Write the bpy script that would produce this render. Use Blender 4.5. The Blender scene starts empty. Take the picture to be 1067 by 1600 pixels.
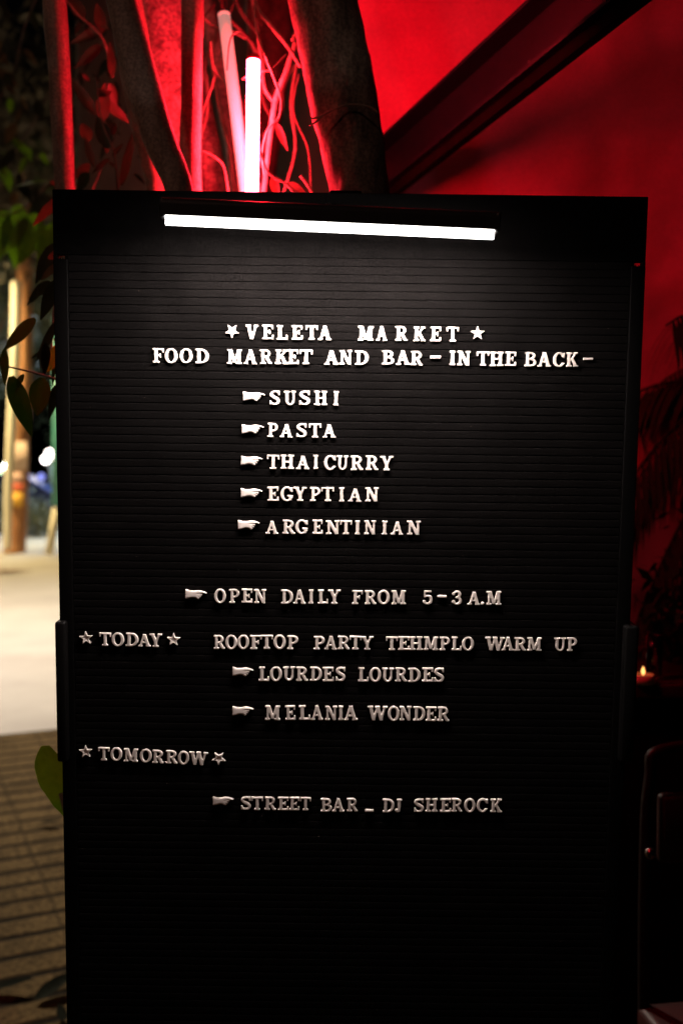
import bpy, math, random
import numpy as np
from mathutils import Vector, Matrix, noise

random.seed(7); np.random.seed(7)
R = math.radians
sc = bpy.context.scene
COL = sc.collection

# ------------------------------------------------------------------ camera
F_PX = 1555.0                        # focal length in photograph pixels (35 mm lens, 36 mm tall frame)
PITCH = math.atan(60 / F_PX)
CAM_H = 1.3
cam_d = bpy.data.cameras.new('camera'); cam = bpy.data.objects.new('camera', cam_d); COL.objects.link(cam)
cam.location = (0, 0, CAM_H); cam.rotation_euler = (math.pi / 2 - PITCH, 0, 0)
cam_d.sensor_fit = 'VERTICAL'; cam_d.sensor_height = 36.0; cam_d.sensor_width = 24.0
cam_d.lens = 36.0 * F_PX / 1600
cam_d.clip_start = 0.05; cam_d.clip_end = 500
cam_d.dof.use_dof = True; cam_d.dof.focus_distance = 1.07; cam_d.dof.aperture_fstop = 4.0; cam_d.dof.aperture_blades = 0
sc.camera = cam

# ------------------------------------------------------------------ night sky, exposure
world = bpy.data.worlds.new('World'); sc.world = world; world.use_nodes = True
wn = world.node_tree.nodes; wl = world.node_tree.links
bg = wn['Background']
sky = wn.new('ShaderNodeTexSky'); sky.sky_type = 'NISHITA'; sky.sun_disc = False
sky.sun_elevation = R(-4.0); sky.sun_rotation = R(200)
wl.new(sky.outputs['Color'], bg.inputs['Color']); bg.inputs['Strength'].default_value = 0.02
sc.view_settings.view_transform = 'Standard'; sc.view_settings.look = 'None'
sc.view_settings.exposure = 0.0; sc.view_settings.gamma = 1.0
sc.cycles.max_bounces = 6; sc.cycles.diffuse_bounces = 4; sc.cycles.sample_clamp_indirect = 3.0
sc.cycles.use_denoising = True

# brightness of the lamps
L_BAR = 330.0                         # white light bar on the board
L_TUBE = 390.0                       # red tube behind the board
W_STREET = 3400.0                     # white street lamp over the road
W_FAR = 4000.0                       # yellow street lamp farther down
W_FILL = 75.0                        # added fill lamp behind the viewer, out of view

# ------------------------------------------------------------------ helpers
_U = Vector((0, math.sin(PITCH), math.cos(PITCH))); _F = Vector((0, math.cos(PITCH), -math.sin(PITCH))); _C = Vector((0, 0, CAM_H))
def ray(px, py):
    return Vector((1, 0, 0)) * ((px - 533.5) / F_PX) + _U * ((800 - py) / F_PX) + _F
def P(px, py, Y):
    """world point at depth Y that the photograph shows at pixel px, py"""
    d = ray(px, py); return _C + d * (Y / d.y)

def mat(name, col, rough=0.6, metal=0.0, spec=0.5, var=0.0, vscale=20.0, bump=0.0, bscale=60.0, stretch=(1, 1, 1), col2=None, coat=0.0, bdist=0.005, rnd=0.0, sheen=0.0, trans=0.0, grain=None):
    m = bpy.data.materials.new(name); m.use_nodes = True
    nt = m.node_tree; N = nt.nodes; L = nt.links; b = N['Principled BSDF']
    b.inputs['Base Color'].default_value = (*col, 1); b.inputs['Roughness'].default_value = rough
    b.inputs['Metallic'].default_value = metal; b.inputs['Specular IOR Level'].default_value = spec
    b.inputs['Coat Weight'].default_value = coat; b.inputs['Sheen Weight'].default_value = sheen
    b.inputs['Transmission Weight'].default_value = trans
    tc = N.new('ShaderNodeTexCoord'); mp = N.new('ShaderNodeMapping'); mp.inputs['Scale'].default_value = stretch
    L.new(tc.outputs['Object'], mp.inputs['Vector'])
    src = None
    if var > 0 or col2:
        nz = N.new('ShaderNodeTexNoise'); nz.inputs['Scale'].default_value = vscale; nz.inputs['Detail'].default_value = 6; nz.inputs['Roughness'].default_value = .62
        L.new(mp.outputs['Vector'], nz.inputs['Vector'])
        cr = N.new('ShaderNodeValToRGB'); cr.color_ramp.elements[0].position = .33; cr.color_ramp.elements[1].position = .67
        c2 = col2 or tuple(min(1, c * (1 + var)) for c in col); c1 = col if col2 else tuple(c * (1 - var) for c in col)
        cr.color_ramp.elements[0].color = (*c1, 1); cr.color_ramp.elements[1].color = (*c2, 1)
        L.new(nz.outputs['Fac'], cr.inputs['Fac']); src = cr.outputs['Color']
    if rnd > 0:
        oi = N.new('ShaderNodeObjectInfo'); mr = N.new('ShaderNodeMapRange'); mr.inputs['To Min'].default_value = 1 - rnd; mr.inputs['To Max'].default_value = 1 + rnd * .3
        L.new(oi.outputs['Random'], mr.inputs['Value'])
        hs = N.new('ShaderNodeHueSaturation'); hs.inputs['Color'].default_value = (*col, 1)
        if src: L.new(src, hs.inputs['Color'])
        L.new(mr.outputs['Result'], hs.inputs['Value']); src = hs.outputs['Color']
    if grain:
        gn = N.new('ShaderNodeTexNoise'); gn.inputs['Scale'].default_value = grain[0]; gn.inputs['Detail'].default_value = 1.5
        L.new(tc.outputs['Object'], gn.inputs['Vector'])
        gr = N.new('ShaderNodeMapRange'); gr.inputs['From Min'].default_value = .36; gr.inputs['From Max'].default_value = .64; gr.inputs['To Min'].default_value = 1 - grain[1]; gr.inputs['To Max'].default_value = 1 + grain[1]
        L.new(gn.outputs['Fac'], gr.inputs['Value'])
        gs = N.new('ShaderNodeVectorMath'); gs.operation = 'SCALE'; gs.inputs[0].default_value = col
        if src: L.new(src, gs.inputs[0])
        L.new(gr.outputs[0], gs.inputs['Scale']); src = gs.outputs[0]
    if src: L.new(src, b.inputs['Base Color'])
    if bump > 0:
        n2 = N.new('ShaderNodeTexNoise'); n2.inputs['Scale'].default_value = bscale; n2.inputs['Detail'].default_value = 8; n2.inputs['Roughness'].default_value = .65
        L.new(mp.outputs['Vector'], n2.inputs['Vector'])
        bp = N.new('ShaderNodeBump'); bp.inputs['Strength'].default_value = bump; bp.inputs['Distance'].default_value = bdist
        L.new(n2.outputs['Fac'], bp.inputs['Height']); L.new(bp.outputs['Normal'], b.inputs['Normal'])
    return m
def emit(name, col, s):
    m = bpy.data.materials.new(name); m.use_nodes = True
    nt = m.node_tree; nt.nodes.clear(); o = nt.nodes.new('ShaderNodeOutputMaterial'); e = nt.nodes.new('ShaderNodeEmission')
    e.inputs['Color'].default_value = (*col, 1); e.inputs['Strength'].default_value = s
    nt.links.new(e.outputs[0], o.inputs['Surface']); return m

class MB:
    def __init__(s): s.v = []; s.f = []; s.sm = []
    def add(s, vs, fs, smooth=False):
        k = len(s.v); s.v += [tuple(v) for v in vs]; s.f += [tuple(i + k for i in f) for f in fs]; s.sm += [smooth] * len(fs)
        return s
    def box(s, x0, x1, y0, y1, z0, z1, b=0.0):
        """box with all edges chamfered by b"""
        if b <= 0:
            vs = [(x, y, z) for x in (x0, x1) for y in (y0, y1) for z in (z0, z1)]
            return s.add(vs, [(0, 1, 3, 2), (4, 6, 7, 5), (0, 4, 5, 1), (2, 3, 7, 6), (0, 2, 6, 4), (1, 5, 7, 3)])
        b = min(b, (x1 - x0) * .45, (y1 - y0) * .45, (z1 - z0) * .45)
        import bmesh
        bm = bmesh.new(); bmesh.ops.create_cube(bm, size=1)
        for v in bm.verts: v.co = ((x0 + x1) / 2 + v.co.x * (x1 - x0), (y0 + y1) / 2 + v.co.y * (y1 - y0), (z0 + z1) / 2 + v.co.z * (z1 - z0))
        bmesh.ops.bevel(bm, geom=list(bm.edges), offset=b, segments=3, profile=.5, affect='EDGES')
        bm.verts.index_update(); s.add([v.co.copy() for v in bm.verts], [[v.index for v in f.verts] for f in bm.faces], True); bm.free(); return s
    def tube(s, pts, rad, n=12, wob=0.0, wsc=8.0, cap=True, seed=0.0, flat=1.0):
        pts = [Vector(p) for p in pts]; rad = rad if hasattr(rad, '__len__') else [rad] * len(pts)
        rings = []; ref = None
        for i, p in enumerate(pts):
            t = (pts[min(i + 1, len(pts) - 1)] - pts[max(i - 1, 0)]).normalized()
            if ref is None: ref = Vector((0, -1, 0)) if abs(t.y) < .9 else Vector((1, 0, 0))
            u = (ref - t * ref.dot(t)).normalized(); w = t.cross(u); ref = u
            ring = []
            for k in range(n):
                a = 2 * math.pi * k / n; d = u * math.cos(a) * flat + w * math.sin(a)
                r = rad[i]
                if wob: r *= 1 + wob * noise.fractal(Vector((d.x * 1.3 + seed, d.y * 1.3, 0)) + p * wsc, 1.0, 2.0, 4)
                ring.append(p + d * r)
            rings.append(ring)
        vs = [v for r_ in rings for v in r_]; fs = []
        for i in range(len(pts) - 1):
            for k in range(n): fs.append((i * n + k, i * n + (k + 1) % n, (i + 1) * n + (k + 1) % n, (i + 1) * n + k))
        if cap: fs.append(tuple(range(n - 1, -1, -1))); fs.append(tuple((len(pts) - 1) * n + k for k in range(n)))
        return s.add(vs, fs, True)
    def lathe(s, prof, c=(0, 0, 0), n=24):
        vs = []; fs = []
        for r, z in prof:
            for k in range(n): a = 2 * math.pi * k / n; vs.append((c[0] + r * math.cos(a), c[1] + r * math.sin(a), c[2] + z))
        for i in range(len(prof) - 1):
            for k in range(n): fs.append((i * n + k, i * n + (k + 1) % n, (i + 1) * n + (k + 1) % n, (i + 1) * n + k))
        return s.add(vs, fs, True)
    def ball(s, c, r, n=12, sc_=(1, 1, 1)):
        return s.lathe([(max(1e-5, r * math.sin(math.pi * i / n)), -r * math.cos(math.pi * i / n)) for i in range(n + 1)], c, n * 2)
    def build(s, name, m, parent=None):
        me = bpy.data.meshes.new(name); me.from_pydata(s.v, [], s.f); me.update()
        me.polygons.foreach_set('use_smooth', s.sm)
        o = bpy.data.objects.new(name, me); COL.objects.link(o)
        if m: me.materials.append(m)
        if parent: o.parent = parent
        return o
def tag(o, label=None, cat=None, group=None, kind=None):
    if label: o['label'] = label
    if cat: o['category'] = cat
    if group: o['group'] = group
    if kind: o['kind'] = kind
    return o
def empty(name, loc=(0, 0, 0), rz=0):
    o = bpy.data.objects.new(name, None); COL.objects.link(o); o.location = loc; o.rotation_euler = (0, 0, rz); o.empty_display_size = .1
    return o
def spline(pts, n=8):
    pts = [Vector(p) for p in pts]; out = []
    for i in range(len(pts) - 1):
        a = pts[max(i - 1, 0)]; b = pts[i]; c = pts[i + 1]; d = pts[min(i + 2, len(pts) - 1)]
        for k in range(n):
            t = k / n
            out.append(.5 * ((2 * b) + (c - a) * t + (2 * a - 5 * b + 4 * c - d) * t * t + (3 * b - a - 3 * c + d) * t ** 3))
    out.append(pts[-1]); return out
def lerp_list(vals, n):
    return list(np.interp(np.linspace(0, 1, n), np.linspace(0, 1, len(vals)), vals))

# ------------------------------------------------------------------ materials
M = {}
M['frame'] = mat('black_lacquered_frame', (.0013, .0011, .0011), .6, spec=.04, bump=.08, bscale=90)
M['header'] = mat('black_matt_header', (.0027, .0024, .0024), .95, spec=.02, var=.15, vscale=60, bump=.1, bscale=700, bdist=.0003, grain=(620, .4))
M['black_plastic'] = mat('black_plastic', (.0028, .0024, .0024), .5, spec=.12)
M['letter'] = mat('white_plastic_letter', (.78, .70, .655), .42, var=.05, vscale=300, rnd=.09)
M['bark'] = mat('grey_brown_bark', (.07, .048, .036), .85, col2=(.28, .20, .15), vscale=38, bump=.55, bscale=110, stretch=(1, 1, .35), bdist=.006, grain=(240, .34))
M['bark_smooth'] = mat('smooth_fig_bark', (.19, .12, .09), .7, col2=(.36, .25, .20), vscale=60, bump=.35, bscale=160, stretch=(1, 1, .3), bdist=.003, grain=(260, .26))
M['bark_patch'] = mat('mottled_fig_bark', (.16, .12, .10), .8, col2=(.50, .42, .36), vscale=34, bump=.5, bscale=80, bdist=.006, grain=(180, .4))
M['root'] = mat('aerial_root', (.24, .18, .14), .75, var=.3, vscale=60)
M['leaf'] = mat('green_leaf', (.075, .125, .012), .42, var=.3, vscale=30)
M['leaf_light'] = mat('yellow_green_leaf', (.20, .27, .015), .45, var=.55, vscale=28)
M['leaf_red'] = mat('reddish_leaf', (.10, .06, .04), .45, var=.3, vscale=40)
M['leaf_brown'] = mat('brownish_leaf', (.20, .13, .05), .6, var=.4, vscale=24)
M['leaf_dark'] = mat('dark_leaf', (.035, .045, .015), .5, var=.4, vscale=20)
M['dry_leaf'] = mat('dry_leaf', (.012, .014, .009), 1.0, spec=.05, var=.4, vscale=60)
M['palm_leaf'] = mat('black_green_palm_leaf', (.010, .010, .005), .7, spec=.15)
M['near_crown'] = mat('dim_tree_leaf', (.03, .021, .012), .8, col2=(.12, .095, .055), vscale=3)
M['crown'] = mat('tree_crown_leaf', (.07, .09, .05), .55, col2=(.16, .17, .10), vscale=1.4)
M['tarp'] = mat('red_canvas', (.70, .10, .22), .8, var=.30, vscale=2.4, bump=.25, bscale=900, bdist=.001, grain=(260, .07), )
M['beam'] = mat('dark_painted_steel', (.006, .005, .012), .45, spec=.12, var=.25, vscale=25, bump=.1, bscale=60)
M['steel'] = mat('galvanised_post', (.35, .34, .32), .45, metal=.6, var=.15, vscale=12)
M['dark_steel'] = mat('dark_lamp_steel', (.03, .032, .03), .5, metal=.3)
M['chair_frame'] = mat('black_chair_tube', (.008, .007, .007), .5, spec=.3)
M['road'] = mat('pale_concrete_road', (.34, .31, .28), .9, col2=(.43, .40, .36), vscale=1.1, bump=.3, bscale=40)
M['sand'] = mat('sandy_verge', (.34, .31, .25), .95, col2=(.42, .39, .33), vscale=.8)
M['cable'] = mat('cable', (.06, .05, .05), .6)
M['unlit_tube'] = mat('plastic_tube_painted_glow', (.85, .78, .74), .35)
M['unlit_tube'].node_tree.nodes['Principled BSDF'].inputs['Emission Color'].default_value = (1, .42, .36, 1); M['unlit_tube'].node_tree.nodes['Principled BSDF'].inputs['Emission Strength'].default_value = .5  # emission painted in: stands for the red tube's light on this unlit one
M['lamp_plastic'] = mat('dark_lamp_plastic', (.022, .020, .020), .35, spec=.4)
M['chrome'] = mat('chromed_tube', (.30, .27, .25), .22, metal=1.0)
M['red_vinyl'] = mat('red_vinyl', (.05, .006, .006), .5, var=.2, vscale=30)
M['table'] = mat('dark_table_top', (.03, .012, .011), .4, var=.2, vscale=20)
M['cloth_dark'] = mat('dark_cloth', (.004, .003, .003), .95, spec=.04, var=.3, vscale=15)
M['palm_bark'] = mat('rusty_palm_bark', (.42, .17, .07), .9, col2=(.56, .27, .12), vscale=5, bump=.6, bscale=14, bdist=.03)
M['white_paint'] = mat('cream_paint', (.78, .72, .56), .6, var=.08, vscale=4)
M['teal_paint'] = mat('teal_paint', (.07, .30, .27), .5, var=.2, vscale=6)
M['navy'] = mat('navy_car_paint', (.02, .035, .14), .3, coat=.6)
M['glass'] = mat('dark_car_glass', (.01, .012, .016), .08)
M['rubber'] = mat('tyre_rubber', (.015, .015, .015), .85)
M['tube'] = emit('red_tube_glow', (1.0, .0150, .031), L_TUBE)
M['bar'] = emit('white_led_glow', (1.0, .875, .80), L_BAR)

# felt with fine nap and lint specks
def felt_mat():
    m = mat('black_letter_felt', (.030, .026, .026), 1.0, spec=.02)
    nt = m.node_tree; N = nt.nodes; L = nt.links; b = N['Principled BSDF']
    tc = N.new('ShaderNodeTexCoord')
    n1 = N.new('ShaderNodeTexNoise'); n1.inputs['Scale'].default_value = 560; n1.inputs['Detail'].default_value = 1.5; n1.inputs['Roughness'].default_value = .8
    n2 = N.new('ShaderNodeTexNoise'); n2.inputs['Scale'].default_value = 26; n2.inputs['Detail'].default_value = 4
    vo = N.new('ShaderNodeTexVoronoi'); vo.inputs['Scale'].default_value = 190
    for n in (n1, n2, vo): L.new(tc.outputs['Object'], n.inputs['Vector'])
    r1 = N.new('ShaderNodeMapRange'); r1.inputs['From Min'].default_value = .36; r1.inputs['From Max'].default_value = .64; r1.inputs['To Min'].default_value = .32; r1.inputs['To Max'].default_value = 1.72
    L.new(n1.outputs['Fac'], r1.inputs['Value'])
    r2 = N.new('ShaderNodeMapRange'); r2.inputs['From Min'].default_value = .3; r2.inputs['From Max'].default_value = .7; r2.inputs['To Min'].default_value = .82; r2.inputs['To Max'].default_value = 1.18
    L.new(n2.outputs['Fac'], r2.inputs['Value'])
    mu = N.new('ShaderNodeMath'); mu.operation = 'MULTIPLY'; L.new(r1.outputs[0], mu.inputs[0]); L.new(r2.outputs[0], mu.inputs[1])
    sv = N.new('ShaderNodeVectorMath'); sv.operation = 'SCALE'; sv.inputs[0].default_value = (.0031, .0027, .0027); L.new(mu.outputs[0], sv.inputs['Scale'])
    # lint: rare cells
    lt = N.new('ShaderNodeMath'); lt.operation = 'LESS_THAN'; lt.inputs[1].default_value = .10; L.new(vo.outputs['Distance'], lt.inputs[0])
    sp = N.new('ShaderNodeSeparateColor'); L.new(vo.outputs['Color'], sp.inputs['Color'])
    gt = N.new('ShaderNodeMath'); gt.operation = 'GREATER_THAN'; gt.inputs[1].default_value = .985; L.new(sp.outputs[0], gt.inputs[0])
    an = N.new('ShaderNodeMath'); an.operation = 'MULTIPLY'; L.new(lt.outputs[0], an.inputs[0]); L.new(gt.outputs[0], an.inputs[1])
    mx = N.new('ShaderNodeMix'); mx.data_type = 'RGBA'; L.new(an.outputs[0], mx.inputs['Factor']); L.new(sv.outputs[0], mx.inputs['A']); mx.inputs['B'].default_value = (.06, .045, .038, 1)
    L.new(mx.outputs['Result'], b.inputs['Base Color'])
    bp = N.new('ShaderNodeBump'); bp.inputs['Strength'].default_value = .3; bp.inputs['Distance'].default_value = .0005
    L.new(n1.outputs['Fac'], bp.inputs['Height']); L.new(bp.outputs['Normal'], b.inputs['Normal'])
    return m
M['felt'] = felt_mat()

# ------------------------------------------------------------------ ground
LD = Vector((.905, .425, 0)); LN = Vector((-.425, .905, 0))      # along the paving rows / across them
ROW = .12
def pavement_mat():
    m = mat('ridged_paving', (.18, .15, .11), 1.0, spec=.08)
    nt = m.node_tree; N = nt.nodes; L = nt.links; b = N['Principled BSDF']
    tc = N.new('ShaderNodeTexCoord')
    def math_(op, a, b_=None, c=None):
        n = N.new('ShaderNodeMath'); n.operation = op
        for k, q in enumerate((a, b_, c)):
            if q is None: continue
            if isinstance(q, (int, float)): n.inputs[k].default_value = q
            else: L.new(q, n.inputs[k])
        return n.outputs[0]
    def noise_(scale, det, rough=.6):
        n = N.new('ShaderNodeTexNoise'); n.inputs['Scale'].default_value = scale; n.inputs['Detail'].default_value = det; n.inputs['Roughness'].default_value = rough; L.new(tc.outputs['Object'], n.inputs['Vector']); return n
    def range_(v, a, b_, c, d):
        n = N.new('ShaderNodeMapRange'); n.interpolation_type = 'SMOOTHSTEP'
        for k, q in zip(('From Min', 'From Max', 'To Min', 'To Max'), (a, b_, c, d)): n.inputs[k].default_value = q
        L.new(v, n.inputs['Value']); return n.outputs[0]
    sp = N.new('ShaderNodeSeparateXYZ'); L.new(tc.outputs['Object'], sp.inputs[0])
    wob = noise_(7, 3); fine = noise_(55, 8, .7); blot = noise_(5, 5)
    y = math_('MULTIPLY_ADD', wob.outputs['Fac'], .016, sp.outputs[1]); x = math_('MULTIPLY_ADD', wob.outputs['Fac'], .02, sp.outputs[0])
    fy = math_('FRACT', math_('DIVIDE', y, ROW)); dy = math_('ABSOLUTE', math_('SUBTRACT', fy, .5))          # .5 at the groove
    fx = math_('FRACT', math_('DIVIDE', x, ROW * 2)); dx = math_('ABSOLUTE', math_('SUBTRACT', fx, .5))
    groove = range_(dy, .31, .47, 0, 1); joint = range_(dx, .462, .490, 0, .42)
    g = math_('MAXIMUM', groove, joint)
    shade = math_('MULTIPLY', range_(fine.outputs['Fac'], .3, .7, .35, 1.6), range_(blot.outputs['Fac'], .3, .7, .75, 1.25))
    mx = N.new('ShaderNodeMix'); mx.data_type = 'RGBA'; mx.inputs['A'].default_value = (.100, .066, .028, 1); mx.inputs['B'].default_value = (.010, .007, .004, 1); L.new(g, mx.inputs['Factor'])
    sv = N.new('ShaderNodeVectorMath'); sv.operation = 'SCALE'; L.new(mx.outputs['Result'], sv.inputs[0]); L.new(shade, sv.inputs['Scale']); L.new(sv.outputs[0], b.inputs['Base Color'])
    hgt = math_('MULTIPLY_ADD', fine.outputs['Fac'], .35, math_('MULTIPLY', g, -1.0))
    bp = N.new('ShaderNodeBump'); bp.inputs['Strength'].default_value = .8; bp.inputs['Distance'].default_value = .010
    L.new(hgt, bp.inputs['Height']); L.new(bp.outputs['Normal'], b.inputs['Normal'])
    return m
M['pavement'] = pavement_mat()
pv = MB().box(-14, 14, -9, 5.18, -.35, 0, .015).build('pavement', M['pavement']); pv.rotation_euler = (0, 0, math.atan2(LD.y, LD.x)); tag(pv, kind='structure')
rd = MB(); rd.add([(-80, -20, -.1), (80, -20, -.1), (80, 200, -.1), (-80, 200, -.1)], [(0, 1, 2, 3)]); tag(rd.build('road', M['road']), kind='structure')
vg = MB(); vg.add([(-60, 18.2, -.096), (60, 18.2, -.096), (60, 150, -.096), (-60, 150, -.096)], [(0, 1, 2, 3)]); tag(vg.build('ground', M['sand']), kind='structure')

# ------------------------------------------------------------------ the letter board
BO = Vector((.00937, 1.04862, 1.59209)); YAW, LEAN, ROLL = .0010008, .0678046, .012114
Mr = Matrix.Rotation(YAW, 3, 'Z') @ Matrix.Rotation(LEAN, 3, 'X') @ Matrix.Rotation(ROLL, 3, 'Y')
bx, by = Mr.col[0].copy(), Mr.col[2].copy(); bz = bx.cross(by)
MB4 = Matrix(((bx.x, by.x, bz.x, BO.x), (bx.y, by.y, bz.y, BO.y), (bx.z, by.z, bz.z, BO.z), (0, 0, 0, 1)))
def on_board(px, py, z=0.0):
    """board coordinates (right, up) of a photograph pixel on the plane z in front of the felt"""
    d = ray(px, py); o = BO + bz * z; t = (o - _C).dot(bz) / d.dot(bz); q = _C + d * t - o
    return q.dot(bx), q.dot(by)
W2 = .31; BH = 1.50
board = empty('letter_board'); board.matrix_world = MB4
tag(board, 'tall black framed letter board with grooved felt and white lettering', 'letter board')
HB = -.0665                                            # lower edge of the header
MB().box(-W2, W2, HB, 0, -.011, .0006, .0008).build('header_panel', M['header'], board)
for sx in (-1, 1):
    m = MB(); a = W2 - .015; m.box(min(sx * W2, sx * a), max(sx * W2, sx * a), -BH, HB - .0048, -.011, .0022, .0010); m.build('side_rail', M['frame'], board)
MB().box(-W2 + .0152, W2 - .0152, -BH, -1.44, -.030, .004, .0012).build('bottom_rail', M['frame'], board)
MB().box(-W2 + .0154, W2 - .0154, -1.4395, -.004, -.028, -.0115).build('back_panel', M['frame'], board)
# crumbs of filler shaping the red glint, added in the joint below the header
def felt_panel():
    mb = MB(); pitch = .00853; y = HB - .0001; x0 = -W2 + .0155; x1 = W2 - .0155; nx = 40; rows = []
    prof = [(0, -.0016), (.0002, -.0005), (.0005, -.00008), (.0012, 0), (.0074, 0), (.0080, -.00008), (.0082, -.0005), (.0084, -.0016)]
    k = 0
    while y - pitch > -1.4398:
        for dy, dz in prof: rows.append((y - dy, dz, k))
        y -= pitch; k += 1
    xs = np.linspace(x0, x1, nx); vs = []
    for yy, zz, k in rows:
        for x in xs:
            w = .00022 * noise.noise(Vector((x * 9, k * 3.7, 0))) + 0.00008 * noise.noise(Vector((x * 40, k * 1.7, 5)))
            dz = .00015 * noise.noise(Vector((x * 14, k * 2.3, 9)))
            vs.append((x, yy + w, zz + dz))
    fs = []; n = len(rows)
    for i in range(n - 1):
        for j in range(nx - 1): a = i * nx + j; fs.append((a + nx, a + nx + 1, a + 1, a))
    mb.add(vs, fs, True); return mb
felt_panel().build('felt_panel', M['felt'], board)
# side brackets
for (xa, ya, xb, yb) in ((85, 972, 105.5, 1192), (977, 979, 990, 1193)):
    p0 = on_board(xa, ya, .012); p1 = on_board(xb, yb, .012)
    if xa < 500: xl, xr = p0[0], p1[0] + .0005
    else: xl, xr = W2 - .008, W2 + .0075
    MB().box(xl, xr, p1[1], p0[1], -.040, .0115, .003).build('side_bracket', M['black_plastic'], board)
# feet under the board
for sx in (-1, 1):
    m = MB(); bx_ = sx * .24
    m.box(bx_ - .02, bx_ + .02, -1.60, -BH + .02, -.028, -.006, .002); m.box(bx_ - .025, bx_ + .025, -1.625, -1.595, -.22, .16, .004)
    m.build('foot', M['frame'], board)
MB().box(-.022, .012, -.004, .0045, -.034, -.008, .002).build('top_clip', M['frame'], board)

# ------------------------------------------------------------------ light bar
pL = on_board(252, 335, .094); pR = on_board(779, 358.5, .094)
bar = empty('light_bar'); bc = Vector(((pL[0] + pR[0]) / 2, (pL[1] + pR[1]) / 2, 0)); bl = math.hypot(pR[0] - pL[0], pR[1] - pL[1]); ba = math.atan2(pR[1] - pL[1], pR[0] - pL[0])
bar.matrix_world = MB4 @ Matrix.Translation((bc.x, bc.y, 0)) @ Matrix.Rotation(ba, 4, 'Z')
tag(bar, 'slim battery light bar glowing white across the top of the board', 'lamp')
def extrude_x(prof, xa, xb, cap=True, taper=None):
    n = len(prof); mb = MB()
    vs = [(xa, y, z) for y, z in prof] + [(xb, y, z) for y, z in prof]
    fs = [(k, (k + 1) % n, n + (k + 1) % n, n + k) for k in range(n)]
    if cap: fs += [tuple(range(n - 1, -1, -1)), tuple(range(n, 2 * n))]
    mb.add(vs, fs, False); return mb
hl = bl / 2
# housing: rounded trough, closed ends; diffuser: shallow bulge below it
def arc(cy, cz, r, a0, a1, n=6): return [(cy + r * math.sin(R(a0 + (a1 - a0) * k / n)), cz + r * math.cos(R(a0 + (a1 - a0) * k / n))) for k in range(n + 1)]
Z0, Z1 = .072, .097
hp = [(-.0007, Z1)] + arc(.0105, Z1 - .006, .006, 0, 90) + arc(.0105, Z0 + .005, .005, 90, 180) + [(-.0007, Z0)]
hp = hp[::-1]
extrude_x(hp, -hl, hl).build('housing', M['lamp_plastic'], bar)
dp = ([(-.0002, Z1 - .0062), (-.0002, Z1 - .0012)] + [(-.0066 - .0030 * math.sin(R(a)), Z1 - .0037 + .0025 * math.cos(R(a))) for a in range(0, 181, 20)])[::-1]
extrude_x(dp, -hl + .0045, hl - .0045).build('diffuser', emit('diffuser_glow', (1, .96, .93), 8), bar)
MB().box(-hl + .006, hl - .006, -.0022, -.0009, Z0 + .0015, Z1 - .0068).build('led_strip', M['bar'], bar)
for sx in (-1, 1):
    m = MB(); a, b_ = sorted((sx * (hl - .004), sx * (hl + .0015))); m.box(a, b_, -.003, .0158, Z0 + .0005, Z1 - .0005, .0025); m.build('end_cap', M['lamp_plastic'], bar)
m = MB(); ap = spline([(-.004, .036, -.006), (-.004, .030, .0035), (-.004, .020, .030), (-.004, .010, .052), (-.004, .008, Z0 + .001)], 6); m.tube(ap, .0045, 10); m.build('support_arm', M['lamp_plastic'], bar)

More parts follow.
